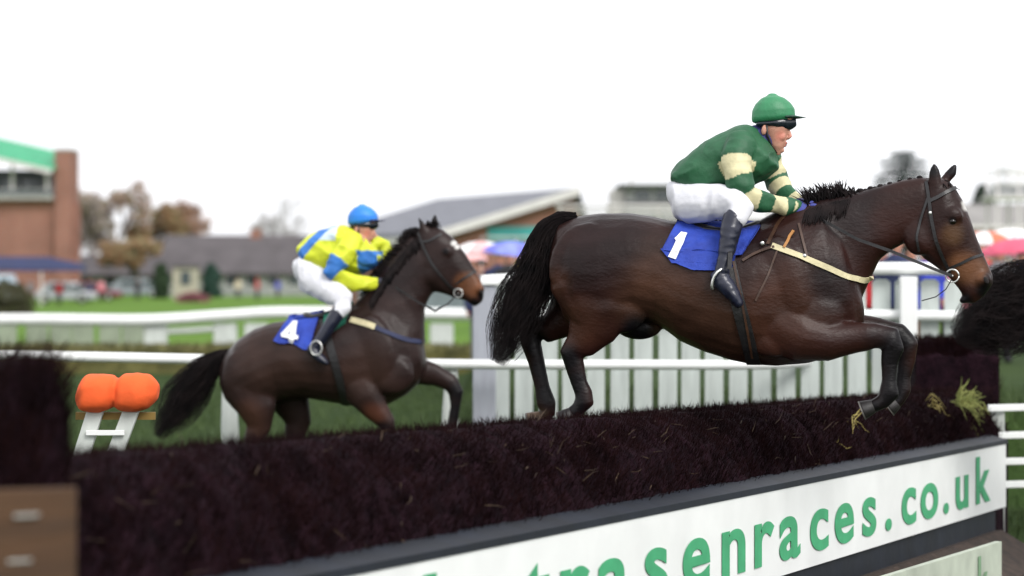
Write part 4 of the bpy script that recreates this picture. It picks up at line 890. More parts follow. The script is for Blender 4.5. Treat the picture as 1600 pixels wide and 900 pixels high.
# ================================================================ crowd on the terrace
def part_obj(mb, name, m, parent, vox=None, it=3):
    return mb.organic(name, m, parent, vox, it) if vox else mb.build(name, m, parent, smooth=True)
def person_proto(kind):
    """one standing figure, 1.72 m tall, facing -Y: continuous body with face and hands, coat, trousers, shoes and hair or hat"""
    P_ = {}
    b = MB()
    L = lambda pts, rr: b.tube(pts, rr, 12)
    b.ell((0, 0, 1.60), [V((.075, 0, 0)), V((0, .095, 0)), V((0, 0, .115))]); b.ell((0, -.02, 1.53), [V((.055, 0, 0)), V((0, .07, 0)), V((0, 0, .07))]); b.ell((0, -.10, 1.585), [V((.014, 0, 0)), V((0, .018, 0)), V((0, 0, .024))])
    for s_ in (-1, 1): b.ell((.078*s_, .01, 1.58), [V((.012, 0, 0)), V((0, .022, 0)), V((0, 0, .032))])
    L([(0, .01, 1.36), (0, .0, 1.52)], [.06, .055]); L([(0, .01, .92), (0, .01, 1.15), (0, .0, 1.38)], [.12, .11, .13])
    arms = {0: [(.19, 0, 1.38), (.24, .02, 1.12), (.20, -.14, .95)], 1: [(.19, 0, 1.38), (.25, .0, 1.13), (.12, -.22, 1.22)]}[kind]
    for s_ in (-1, 1):
        A = [(x*s_, y, z) for x, y, z in (arms if (s_ > 0 or kind == 0) else [(.19, 0, 1.38), (.24, .02, 1.12), (.21, -.08, .88)])]
        L(A, [.05, .042, .032]); h = V(A[-1]); dn = (V(A[-1])-V(A[-2])).normalized()
        b.ell(h+dn*.04, [V((.022, 0, 0)), V((0, .036, 0)), V((0, 0, .045))])
        for k in range(4): L([h+dn*.06+V((0, -.024+.016*k, 0)), h+dn*(.115-.008*abs(k-1.5))+V((-.008*s_, -.026+.017*k, 0))], [.011, .008])
        L([h+dn*.03+V((0, -.035, 0)), h+dn*.065+V((0, -.055, 0))], [.012, .009])
        L([(.09*s_, .01, .92), (.10*s_, 0, .5), (.11*s_, .02, .08)], [.085, .06, .045]); L([(.11*s_, .03, .05), (.12*s_, -.10, .045)], [.03, .025])
    P_['body'] = b
    b = MB(); rs = []
    for z, wx, wy in ((.80, .21, .16), (.95, .20, .155), (1.12, .185, .14), (1.28, .21, .145), (1.38, .20, .13), (1.44, .10, .09), (1.47, .075, .08)): rs.append([V((wx*cos(a*pi/8), wy*sin(a*pi/8), z)) for a in range(16)])
    b.rings(rs)
    for s_ in (-1, 1):
        A = [V((x*s_, y, z)) for x, y, z in (arms if (s_ > 0 or kind == 0) else [(.19, 0, 1.38), (.24, .02, 1.12), (.21, -.08, .88)])]; b.tube(A, [.072, .062, .052], 10)
    P_['coat'] = b
    b = MB(); rs = []
    for z, wx, wy in ((.78, .17, .13), (.92, .175, .135), (.98, .16, .12)): rs.append([V((wx*cos(a*pi/8), wy*sin(a*pi/8), z)) for a in range(16)])
    b.rings(rs)
    for s_ in (-1, 1): b.tube([(.085*s_, .01, .90), (.10*s_, 0, .5), (.11*s_, .02, .05)], [.10, .078, .065], 12); b.tube([(.11*s_, .06, .055), (.115*s_, -.03, .055), (.12*s_, -.15, .04)], [.055, .055, .042], 10)
    P_['trousers'] = b
    return P_
VOX = {'body': .016, 'coat': .022, 'trousers': .022}
protos = {}
for kd in (0, 1):
    d_ = {}
    for k, mb in person_proto(kd).items():
        o = mb.organic(k, skinm, None, VOX[k], 3); d_[k] = o.data; bpy.data.objects.remove(o)
    b = MB(); b.ell((0, .012, 1.635), [V((.086, 0, 0)), V((0, .102, 0)), V((0, 0, .10))]); b.ell((0, .05, 1.57), [V((.08, 0, 0)), V((0, .06, 0)), V((0, 0, .09))]); o = b.organic('hair', skinm, None, .014, 2); d_['hair'] = o.data; bpy.data.objects.remove(o)
    b = MB(); rs = []
    for z, w_ in ((1.63, .10), (1.66, .104), (1.71, .092), (1.735, .05)): rs.append([V((w_*.92*cos(a*pi/10), w_*1.1*sin(a*pi/10), z)) for a in range(20)])
    b.rings(rs); b.rings([[V((.07*cos(a*pi/8), -.10-.075*max(0, -sin(a*pi/8))*1.0+.02*sin(a*pi/8), z)) for a in range(16)] for z in (1.635, 1.648)]); o = b.organic('cap', skinm, None, .01, 2); d_['cap'] = o.data; bpy.data.objects.remove(o)
    protos[kd] = d_
used_data = set()
def dress(name, src, m, parent):
    me = src.copy(); me.materials.clear(); me.materials.append(m); me.name = name; o = bpy.data.objects.new(name, me); C.objects.link(o); o.parent = parent; return o
def cm(name, c): return mat(name, c, .8, .15, 10, bump=.3, bscale=14)
def spectator(px, Y, rz, kd, coatc, trous, head, headc, label, group='spectators behind the rails'):
    x = (px-HX)/F*Y; z = ground_z(x, Y); r = empty('person', (x, Y, z), label, 'person', group); r.rotation_euler = (0, 0, rz); k = R.uniform(.97, 1.04); r.scale = (k, k, k)
    dress('body', protos[kd]['body'], skinm, r); dress('coat', protos[kd]['coat'], cm(*coatc), r); dress('trousers', protos[kd]['trousers'], cm(*trous), r); dress(head, protos[kd][head], cm(*headc), r); return r
NV, BK, RD, PKc, GY, CR, YW, GN, BW, WH, BLc = ('navy_wool', (.012, .02, .07)), ('black_cloth', (.012, .012, .014)), ('red_cloth', (.42, .02, .025)), ('pink_cloth', (.60, .20, .24)), ('grey_cloth', (.14, .14, .15)), ('cream_cloth', (.55, .48, .35)), ('yellow_cloth', (.62, .60, .10)), ('green_cloth', (.03, .12, .05)), ('brown_cloth', (.10, .05, .025)), ('white_cloth', (.7, .7, .7)), ('royal_cloth', (.03, .05, .42))
HB, HD, HF = ('brown_hair', (.05, .025, .012)), ('dark_hair', (.012, .01, .01)), ('fair_hair', (.28, .17, .07))
specs = [
 (779, 38, .2, 0, NV, BK, 'cap', YW, 'spectator in navy coat and yellow cap beside the pink and white umbrella'),
 (752, 38, -.1, 1, NV, GY, 'hair', HD, 'dark haired spectator in navy coat holding up the white and pink umbrella'),
 (797, 37, .1, 1, BK, NV, 'hair', HB, 'brown haired spectator in black coat under the violet umbrella'),
 (817, 38, .0, 0, YW, BK, 'hair', HF, 'fair haired spectator in yellow jacket beside the bushy tail of the leading horse'),
 (838, 39, .3, 1, RD, BK, 'cap', BK, 'spectator in red coat and black cap under the crimson umbrella'),
 (1358, 30, .0, 0, RD, BK, 'hair', HD, 'spectator in red coat behind the palings next to the leading horse chest'),
 (1378, 32, .2, 0, PKc, NV, 'hair', HB, 'brown haired spectator in pink coat behind the palings'),
 (1400, 28, -.2, 0, NV, BK, 'cap', ('lime_cloth', (.45, .62, .12)), 'spectator in navy coat wearing a lime green cap under the horse jaw'),
 (1424, 33, .1, 0, WH, GY, 'hair', HB, 'spectator in white coat between the lime cap and the royal blue coat'),
 (1446, 29, .0, 0, BLc, BW, 'hair', HF, 'fair haired spectator in royal blue coat behind the palings'),
 (1468, 32, .2, 0, GY, BK, 'cap', GY, 'spectator in grey coat and grey cap behind the palings below the horse muzzle'),
 (1492, 30, -.1, 0, PKc, BK, 'hair', HD, 'dark haired spectator in pink coat at the end of the palings'),
 (1532, 34, .1, 1, RD, NV, 'hair', HD, 'spectator in red coat under the orange umbrella'),
 (1562, 32, .0, 1, GY, BK, 'hair', HF, 'fair haired spectator in grey coat under the white umbrella at the right edge'),
 (1596, 37, .1, 1, BLc, BK, 'cap', NV, 'spectator in royal blue coat and navy cap at the right edge'),
 (1060, 40, .0, 0, BK, BK, 'hair', HD, 'spectator in black clothes seen between the palings beneath the horse belly'),
 (1240, 38, .0, 0, GN, BK, 'cap', GN, 'spectator in green coat seen between the palings beneath the horse elbow'),
]
for s_ in specs: spectator(*s_)
def umbrella(px, py, Y, c1, c2, label, r=.52, tilt=0, names=('a', 'b')):
    p = W(px, py, Y); root = empty('umbrella', (p.x, p.y, p.z-.75), label, 'umbrella', 'umbrellas above the crowd'); root.rotation_euler = (tilt*.6, tilt, R.uniform(0, 1))
    mb = MB(); n = 24; mi = []; rings = []
    for lay in (0, -.006):
        for k in range(7):
            t = k/6*1.15; rr = r*sin(t)/sin(1.15); z = .72-.22*(1-cos(t))/(1-cos(1.15))*.9+lay
            rings.append([V((rr*cos(2*pi*j/n)*(1-.06*t*abs(sin(8*pi*j/n/1.0))), rr*sin(2*pi*j/n)*(1-.06*t*abs(sin(8*pi*j/n))), z)) for j in range(n)])
    for r_ in rings: mb.v += [tuple(q) for q in r_]
    for i in range(6):
        for j in range(n):
            a = i*n+j; c = i*n+(j+1) % n; mb.f.append((a, c, c+n, a+n)); mi.append((j//3) % 2); a += 7*n; c += 7*n; mb.f.append((a, a+n, c+n, c)); mi.append((j//3) % 2)
    for j in range(n): a, c = 6*n+j, 6*n+(j+1) % n; mb.f.append((a, c, c+7*n, a+7*n)); mi.append((j//3) % 2)
    mb.v = [(x, y, z) for x, y, z in mb.v]; o = MB.build(mb, 'canopy', [cm(*c1), cm(*c2)], None, True); o.parent = root; o.data.polygons.foreach_set('material_index', mi)
    b = MB(); b.tube([(0, 0, .80), (0, 0, -.02)], .008, 8); o = b.build('shaft', steel); o.parent = root
    b = MB(); b.tube([(0, 0, .02), (0, 0, -.08), (.02, 0, -.11), (.05, 0, -.10)], .014, 8); o = b.build('handle', leather); o.parent = root
    return root
PK = ('pink_nylon', (.75, .42, .42)); WHn = ('white_nylon', (.78, .76, .76)); VI = ('violet_nylon', (.16, .17, .62)); VB = ('light_violet_nylon', (.22, .26, .70)); CRI = ('crimson_nylon', (.62, .03, .12)); OR = ('coral_nylon', (.70, .16, .09)); PKH = ('rose_nylon', (.62, .10, .17)); DB = ('navy_nylon', (.02, .03, .14)); YN = ('mustard_nylon', (.42, .30, .08)); TN = ('taupe_nylon', (.30, .2, .12))
umbrella(752, 374, 35, WHn, PK, 'white and pink umbrella over the crowd, directly beyond the second horse face', .50)
umbrella(727, 386, 39, PK, PK, 'plain pale pink umbrella low beside the second horse face', .42)
umbrella(798, 374, 34, VI, VB, 'violet umbrella over the crowd between the pink and the crimson ones', .50, .1)
umbrella(832, 376, 36, CRI, CRI, 'crimson umbrella over the crowd touching the leading horse tail', .42)
umbrella(1540, 358, 33, OR, WHn, 'coral and white umbrella right of the leading horse face', .48)
umbrella(1580, 354, 37, WHn, WHn, 'plain white umbrella at the right edge behind the coral one', .5)
umbrella(1594, 368, 31, PKH, PKH, 'rose red umbrella at the right edge, lowest and nearest', .56, -.1)
umbrella(1560, 380, 38, PK, PKH, 'pink and rose panelled umbrella at the right edge', .5)
# ================================================================ buildings
brick = brickmat('red_brick', (.21, .075, .05), (.26, .10, .07), (.30, .24, .2), 2.2)
brick2 = brickmat('orange_brick', (.30, .105, .06), (.36, .14, .08), (.30, .24, .2), 2.2)
slate = mat('slate_roof', (.15, .155, .18), .7, .15, .8, bump=.4, bscale=3, stretch=(1, 1, 6))
darkroof = mat('dark_tile_roof', (.085, .075, .08), .85, .22, .5, bump=.5, bscale=3)
rend = mat('grey_render', (.27, .28, .27), .9, .14, .5)
glass = mat('window_glass', (.05, .065, .07), .12, .3, .3, spec=.8)
fascia = mat('white_fascia', (.60, .57, .56), .6, .06, 2)
metgreen = mat('green_metal_roof', (.03, .33, .16), .5, .12, .4, stretch=(6, 1, 1))
concrete = mat('concrete', (.36, .35, .33), .9, .15, .8)
def bx(name, x0, x1, y0, y1, z0, z1, m, parent, bev=0): e = MB(); e.box(x0, x1, y0, y1, z0, z1); return e.build(name, m, parent, bevel=bev)
# brick grandstand, far left
Y = 200; U = Y/F
X = lambda px, Y_=200: (px-HX)/F*Y_
Zp = lambda py, Y_=200: CZ-(py-HY)/F*Y_
g_ = empty('grandstand', (X(0), Y, 0), 'red brick grandstand with sloping green roof and tall brick pier at the far left', 'grandstand')
bx('wall', X(-160), X(86), Y, Y+5, 0, Zp(312), brick, g_)
bx('side_wall', X(86)-.5, X(119), Y+.6, Y+2, 0, Zp(318), brick, g_)
bx('pier', X(88), X(113), Y-.7, Y+3, 0, Zp(236), brick, g_)
bx('pier_cap', X(87), X(114), Y-.8, Y+3.1, Zp(236), Zp(233), concrete, g_)
bx('viewing_floor', X(-160), X(86), Y-1.0, Y+5, Zp(312), Zp(306), concrete, g_)
bx('back_wall', X(-160), X(80), Y+4.2, Y+4.6, Zp(306), Zp(262), mat('dark_recess', (.12, .12, .13), .8), g_)
for k in range(7): bx('window', X(-150+k*34), X(-122+k*34), Y+3.9, Y+4.18, Zp(302), Zp(278), glass, g_)
for k in range(5): bx('column', X(-140+k*54)-.12, X(-140+k*54)+.12, Y-.8, Y-.5, Zp(306), Zp(258), fascia, g_)
bx('balustrade', X(-160), X(86), Y-.95, Y-.85, Zp(306), Zp(297), glass, g_)
bx('handrail', X(-160), X(86), Y-1.0, Y-.8, Zp(297), Zp(296), fascia, g_)
e = MB(); x0, x1 = X(-170), X(90)
def slab(pts, th):  # pts: 4 corners of the upper face
    e = MB(); e.quadbox([V(p)-V((0, 0, th)) for p in pts]+[V(p) for p in pts]); return e
rf = slab([(x0, Y-2.5, Zp(206)), (x1, Y-2.5, Zp(266)), (x1, Y+5, Zp(236)), (x0, Y+5, Zp(176))], .25).build('roof', metgreen, g_)
for k in range(26):
    t = k/25; xx = x0+(x1-x0)*t; zz = (Zp(206)*(1-t)+Zp(266)*t); zb = (Zp(176)*(1-t)+Zp(236)*t); e = MB(); 
    if 1 < k < 25: e.quadbox([(xx-.04, Y-2.5, zz), (xx+.04, Y-2.5, zz-.03), (xx+.04, Y+5, zb-.03), (xx-.04, Y+5, zb), (xx-.04, Y-2.5, zz+.1), (xx+.04, Y-2.5, zz+.07), (xx+.04, Y+5, zb+.07), (xx-.04, Y+5, zb+.1)]); e.build('seam', metgreen, rf)
slab([(x0, Y-2.7, Zp(206)-.05), (x1, Y-2.7, Zp(266)-.05), (x1, Y-2.52, Zp(266)-.05), (x0, Y-2.52, Zp(206)-.05)], .42).build('gutter', fascia, rf)
# blue marquee strip and vans below it
Y = 150
mq = empty('marquee', (X(20, Y), Y, 0), 'long low navy blue marquee roof in front of the brick grandstand', 'marquee'); bl = mat('navy_canvas', (.006, .014, .07), .6, .25, 1)
e = MB(); a0, a1 = X(-140, Y), X(132, Y); zt, ze = Zp(401, Y), Zp(421, Y)
e.rings([[V((x, Y-2, ze)), V((x, Y, zt)), V((x, Y+2, ze)), V((x, Y+2, ze-.12)), V((x, Y-2, ze-.12))] for x in (a0, a0+3, a0+6, a1-2.5)]+[[V((a1, Y-1, ze)), V((a1, Y, ze+.35)), V((a1, Y+1, ze)), V((a1, Y+1, ze-.12)), V((a1, Y-1, ze-.12))]]); e.build('canopy', bl, mq)
for xx in (a0, a0+3, a0+6, a1-2.5): bx('pole', xx-.05, xx+.05, Y-1.9, Y-1.8, 0, ze, fascia, mq)
def van(px, w_px, Y, h, m, label, cat='van'):
    x0, x1 = X(px, Y), X(px+w_px, Y); r = empty('parked_van' if cat == 'van' else 'parked_car', ((x0+x1)/2, Y, 0), label, cat); L = x1-x0; wd = 1.8
    pr = [(0, .35), (L, .35), (L, h*.55), (L*.93, h*.58), (L*.84, h), (.05*L, h), (0, h*.8)] if cat == 'van' else [(0, .3), (L, .3), (L, h*.5), (L*.78, h*.58), (L*.64, h), (L*.22, h), (L*.06, h*.6), (0, h*.5)]
    e = MB(); n = len(pr); e.rings([[V((x0+p[0], Y-wd/2+dy, p[1]*(1 if abs(k_) else 1))) for p in pr] for dy, k_ in ((0, 1), (wd, 1))]); e.build('body', m, r, bevel=.08)
    bx('side_window', x0+L*.62, x0+L*.84, Y-wd/2-.015, Y-wd/2+.01, h*.6, h*.88, glass, r, .02)
    if cat == 'car': bx('rear_window', x0+L*.24, x0+L*.58, Y-wd/2-.015, Y-wd/2+.01, h*.6, h*.9, glass, r, .02)
    for t in (.18, .8):
        e = MB(); e.tube([(x0+L*t, Y-wd/2-.02, .33), (x0+L*t, Y-wd/2+.2, .33)], .33, 20); w1 = e.build('wheel', leather, r, smooth=False); e = MB(); e.tube([(x0+L*t, Y-wd/2-.035, .33), (x0+L*t, Y-wd/2, .33)], .19, 16); e.build('hubcap', steel, w1)
van(-40, 70, 146, 2.05, mat('pale_blue_paint', (.42, .50, .60), .3, .05, 2), 'pale blue van parked beneath the navy marquee roof at the far left')
van(58, 92, 158, 1.5, mat('silver_paint', (.36, .37, .40), .3, .05, 2), 'silver grey car parked under the right end of the navy marquee', 'car')
van(104, 86, 175, 1.45, mat('maroon_paint', (.16, .03, .05), .3, .05, 2), 'maroon car parked right of the silver grey car', 'car')
van(170, 90, 196, 1.7, mat('grey_paint', (.22, .24, .27), .3, .05, 2), 'dark grey car parked left of the round green bush on the lawn edge', 'car')
# long low building
Y = 215
lb = empty('stable_block', (X(380, Y), Y, 0), 'long low grey building with dark tiled roof in the middle distance', 'building')
def lowblock(root, pa, pb, ridge, eave, Y, depth, wallm, roofm, nwin):
    x0, x1 = X(pa, Y), X(pb, Y); bx('wall', x0+.4, x1-.4, Y, Y+depth, 0, Zp(eave, Y)+.05, wallm, root)
    zr, ze = Zp(ridge, Y), Zp(eave, Y); e = MB(); e.rings([[V((x, Y-.6, ze)), V((x, Y+depth/2, zr)), V((x, Y+depth+.6, ze)), V((x, Y+depth+.6, ze-.15)), V((x, Y+depth/2, zr-.2)), V((x, Y-.6, ze-.15))] for x in (x0, x1)]); e.build('roof', roofm, root)
    e = MB(); e.box(x0, x1, Y-.75, Y-.6, ze-.2, ze-.02); e.build('gutter', fascia if nwin % 2 else darkroof, root)
    for k in range(nwin):
        xx = x0+(x1-x0)*(k+.5)/nwin; w_ = bx('window', xx-.6, xx+.6, Y-.06, Y+.02, 1.0, 2.2, glass, root); bx('frame', xx-.7, xx+.7, Y-.03, Y-.01, .9, 2.3, fascia, w_)
lowblock(lb, 248, 640, 366, 426, Y, 9, rend, darkroof, 12)
lb2 = empty('outbuilding', (X(170, 232), 232, 0), 'low grey outbuilding with dark roof between the marquee and the long low building', 'building')
lowblock(lb2, 118, 262, 398, 428, 232, 7, rend, darkroof, 4)
bx('chimney', X(392, Y)-.5, X(392, Y)+.5, Y+4, Y+5, Zp(372, Y), Zp(356, Y), brick, lb)
# gabled barn
ya = 120; A = lambda px, py, Y_=ya: W(px, py, Y_)
bn = empty('brick_hall', (X(905, ya), ya, 0), 'red brick hall with big slate roof and white barge boards behind the crowd', 'building')
ap, le, re_ = A(905, 301), A(702, 364), A(921, 364); dv = V((-8.2, 17, 0)); ze = le.z
e = MB(); e.v = [(le.x+.3, ya, 0), (re_.x-.3, ya, 0), (re_.x-.3, ya, ze), (ap.x, ya, ap.z-.2), (le.x+.3, ya, ze)]; e.v += [(v[0]+dv.x, v[1]+dv.y, v[2]) for v in e.v]
e.f = [(0, 1, 2, 3, 4), (9, 8, 7, 6, 5)]+[(i, 5+i, 5+(i+1) % 5, (i+1) % 5) for i in range(5)]; e.build('wall', brick, bn)
def roofside(a, c, nm):
    o = V((0, -.7, 0)); up = V((0, 0, .25)); a, c = V(a), V(c); e = MB(); e.quadbox([a+o, c+o, c+dv+V((0, .5, 0)), a+dv+V((0, .5, 0)), a+o+up, c+o+up, c+dv+up+V((0, .5, 0)), a+dv+up+V((0, .5, 0))]); return e.build('roof', slate, bn)
ov = (le-ap).normalized()*.7
roofside(ap, le+ov, 1); ov2 = (re_-ap).normalized()*.05; roofside(re_+ov2, ap, 2)
for a, c in ((ap, le+ov),):
    e = MB(); o = V((0, -.78, 0)); dn = V((0, 0, -.16)); up = V((0, 0, .28)); e.quadbox([a+o+dn, c+o+dn, c+o+dn+V((0, .075, 0)), a+o+dn+V((0, .075, 0)), a+o+up, c+o+up, c+o+up+V((0, .075, 0)), a+o+up+V((0, .075, 0))]); e.build('barge_board', fascia, bn)
e = MB(); q = le+ov; e.quadbox([q+V((-.15, -.7, -.35)), q+V((0, -.7, -.35)), q+dv+V((0, .5, -.35)), q+dv+V((-.15, .5, -.35)), q+V((-.15, -.7, 0)), q+V((0, -.7, 0)), q+dv+V((0, .5, 0)), q+dv+V((-.15, .5, 0))]); e.build('gutter', fascia, bn)
a, c = A(762, 378), A(846, 354); bx('teal_window', a.x, c.x, ya-.08, ya-.01, a.z, c.z, mat('teal_panel', (.03, .26, .25), .5, .25, .7), bn)
a, c = A(756, 370), A(850, 372.5); bx('window_bar', a.x, c.x, ya-.16, ya-.09, c.z, a.z, fascia, bn)
a, c = A(868, 392), A(900, 352); bx('window', a.x, c.x, ya-.08, ya-.01, a.z, c.z, glass, bn)
# viewing stand with white rails
Y = 75
vs = empty('viewing_stand', (X(960, Y), Y, 0), 'dark stepped viewing stand with three long white rails behind the leading horse back', 'stand')
for k in range(4): bx('step', X(885+k*4, Y), X(1290, Y), Y+k*.9, Y+4, k*.45, Zp(352-k*4, Y), mat('dark_steps', (.055, .05, .055), .85), vs)
for yy, xa in ((322, 868), (332, 872), (343, 1035)):
    e = MB(); a, c = W(xa, yy, Y-.5), W(1290, yy-1, Y-.5); e.tube([a, c], .055, 8); e.build('rail', fascia, vs, smooth=True)
for px in (874, 950, 1028, 1110, 1200, 1284): bx('post', X(px, Y)-.05, X(px, Y)+.05, Y-.42, Y-.32, 0, Zp(321, Y), fascia, vs)
Y = 130
cb = empty('judges_box', (X(1010, Y), Y, 0), 'grey flat roofed box building with pale lower end, just left of the green jockey', 'building')
bx('wall', X(978, Y), X(1130, Y), Y, Y+6, 0, Zp(291, Y), mat('grey_cladding', (.30, .31, .31), .7, .12, .8, stretch=(3, 3, 1)), cb)
bx('roof', X(966, Y), X(1140, Y), Y-.8, Y+6.8, Zp(291, Y)+.005, Zp(288.5, Y), mat('dark_trim', (.12, .14, .12), .7), cb)
bx('canopy', X(962, Y), X(1142, Y), Y-1.2, Y-.9, Zp(279, Y), Zp(275.5, Y), fascia, cb); 
for px in (985, 1050, 1120): bx('canopy_post', X(px, Y)-.06, X(px, Y)+.06, Y-1.1, Y-.95, Zp(289, Y), Zp(279, Y), fascia, cb)
bx('wing', X(956, Y), X(977, Y), Y+.5, Y+5, 0, Zp(296, Y), fascia, cb)
for k in range(4): bx('window', X(992+k*32, Y), X(1016+k*32, Y), Y-.06, Y+.02, Zp(312, Y), Zp(297, Y), glass, cb)
bx('lower_band', X(978, Y), X(1130, Y), Y-.05, Y-.01, Zp(319, Y), Zp(314, Y), mat('dark_recess', (.12, .12, .13)), cb)
# right-hand buildings
Y = 110
hb = empty('bungalow', (X(1560, Y), Y, 0), 'grey roofed low house behind the umbrellas at the far right', 'building')
x0, x1 = X(1488, Y), X(1760, Y); bx('wall', x0+.4, x1, Y, Y+7, 0, Zp(352, Y), brick2, hb)
e = MB(); zr, zl = Zp(315, Y), Zp(352, Y); e.rings([[V((x0+(1.6 if k else 0), Y-.6, zl)), V((x0+(1.6 if k else 1.2), Y+3.5, zr)), V((x0+(1.6 if k else 0), Y+7.6, zl)), V((x0+(1.6 if k else 0), Y+7.6, zl-.2)), V((x0+(1.6 if k else 0), Y-.6, zl-.2))] for k in (0, 1)]+[[V((x1, Y-.6, zl)), V((x1, Y+3.5, zr)), V((x1, Y+7.6, zl)), V((x1, Y+7.6, zl-.2)), V((x1, Y-.6, zl-.2))]])
e.build('roof', mat('grey_tile_roof', (.24, .23, .22), .85, .15, .8), hb); bx('gutter', x0, x1, Y-.75, Y-.6, zl-.2, zl-.02, fascia, hb)
for k in range(3): bx('window', x0+2+k*2.6, x0+3.4+k*2.6, Y-.06, Y+.02, zl-1.7, zl-.5, glass, hb)
Y = 95
tw = empty('camera_tower', (X(1590, Y), Y, 0), 'pale scaffold tower with railed platform at the right edge above the house roof', 'scaffold tower')
for px in (1558, 1592, 1630):
    for dy in (0, 2): e = MB(); e.tube([(X(px, Y), Y+dy, 0), (X(px, Y), Y+dy, Zp(263, Y))], .05, 8); e.build('pole', fascia, tw, smooth=True)
for yy in (263, 271, 285):
    for dy in (0, 2): e = MB(); e.tube([(X(1556, Y), Y+dy, Zp(yy, Y)), (X(1634, Y), Y+dy, Zp(yy, Y))], .04, 8); e.build('rail', steel, tw, smooth=True)
bx('cabin', X(1562, Y), X(1625, Y), Y+.3, Y+1.8, Zp(305, Y), Zp(288, Y), mat('grey_cladding', (.3, .31, .31)), tw); bx('platform', X(1550, Y), X(1640, Y), Y-.3, Y+2.3, Zp(311, Y), Zp(306, Y), fascia, tw)
# clutter on the far lawn
def bush(px, pyt, pyb, wpx, Y, label, c1, c2, n=2600, leaf=.09, name='bush', cat='bush', mname='leaf_a'):
    cx = X(px, Y); zt = Zp(pyt, Y); h = zt; rw = wpx*Y/F/2; m = mat(mname, c1, .8, .5, 3, col2=c2); r = empty(name, (cx, Y, 0), label, cat)
    b = MB()
    for i in range(n):
        a, u = R.uniform(0, 2*pi), R.random(); zz = h*R.random()**.9; pr = sqrt(max(.05, 1-((zz/h)*1.0)**4))*(.75+.25*mnoise.noise(V((a*1.3, zz*1.2/h*3, px)))*2); rr = rw*pr*R.uniform(.55, 1.02)
        p = V((cx+rr*cos(a), Y+rr*sin(a), zz)); d1 = V((R.gauss(0, 1), R.gauss(0, 1), R.gauss(0, 1))).normalized()*leaf; d2 = d1.orthogonal().normalized()*leaf*.6; k = len(b.v); b.v += [tuple(p-d1), tuple(p+d2), tuple(p+d1), tuple(p-d2)]; b.f.append((k, k+1, k+2, k+3))
    b.build('foliage', m, r); s_ = MB()
    for k in range(5): s_.tube([(cx, Y, 0), (cx+R.gauss(0, rw*.2), Y+R.gauss(0, rw*.2), h*.4), (cx+R.gauss(0, rw*.4), Y+R.gauss(0, rw*.4), h*.8)], [.05, .04, .015], 6)
    s_.build('stem', mat('bark', (.06, .045, .035), .9, .3, 3), r); return r
bush(252, 412, 462, 30, 190, 'tall rounded dark green bush left of the cream ticket hut', (.012, .03, .010), (.03, .06, .02), leaf=.16)
bush(330, 412, 460, 36, 200, 'dark blue green bush right of the cream ticket hut', (.008, .035, .022), (.02, .06, .04), leaf=.16, mname='leaf_b')
bush(10, 442, 490, 110, 100, 'broad low olive brown hedge bush at the far left behind the slatted rail', (.03, .025, .012), (.06, .06, .02), 5000, leaf=.07, mname='leaf_c')
Y = 185
hut = empty('ticket_hut', (X(288, Y), Y, 0), 'small cream coloured hut between two dark bushes on the lawn edge', 'hut')
bx('wall', X(270, Y), X(306, Y), Y, Y+2, 0, Zp(418, Y), mat('cream_paint', (.36, .33, .26), .7, .1, 1), hut); bx('roof', X(267, Y), X(309, Y), Y-.2, Y+2.2, Zp(418, Y), Zp(415, Y), darkroof, hut); bx('hatch', X(282, Y), X(298, Y), Y-.05, Y+.01, 1.2, Zp(424, Y), glass, hut)
bush(303, 457, 474, 62, 165, 'low bed of dull red flowers in front of the cream hut', (.16, .03, .05), (.22, .10, .10), 1500, leaf=.10, name='flower_bed', cat='flowers', mname='petals')
far = [(30, 170, BK, 'hair', HD, 'far spectator in black standing before the pale blue van'), (48, 168, GY, 'cap', NV, 'far spectator in grey coat and navy cap beside the silver car'), (92, 150, RD, 'hair', HB, 'far spectator in red coat on the lawn edge at the left'), (140, 165, NV, 'hair', HF, 'far spectator in navy coat near the maroon car'),
    (158, 172, PKc, 'hair', HD, 'far spectator in pink coat right of the one in navy'), (215, 180, BK, 'cap', BK, 'far spectator in black coat and cap beside the dark grey car'), (372, 190, CR, 'hair', HB, 'far spectator in cream coat before the long low building'), (402, 185, RD, 'cap', RD, 'far spectator in red coat and red cap before the long low building'), (434, 195, BLc, 'hair', HD, 'far spectator in royal blue coat left of the yellow jockey')]
for px, Y, c, hd, hc, lb_ in far: spectator(px, Y, R.uniform(-1, 1), 0, c, BK, hd, hc, lb_, 'far spectators on the lawn edge')
cw = empty('concrete_wall', (X(650, 100), 100, 0), 'low blue grey wall seen between the second horse chin and the white rail', 'wall'); cw['kind'] = 'thing'
bx('panel', X(560, 100), X(752, 100), 100, 100.3, 0, Zp(442, 100), mat('blue_grey_wall', (.16, .19, .21), .8, .25, 1.5), cw); bx('coping', X(559, 100), X(753, 100), 99.95, 100.35, Zp(442, 100), Zp(439, 100), concrete, cw)
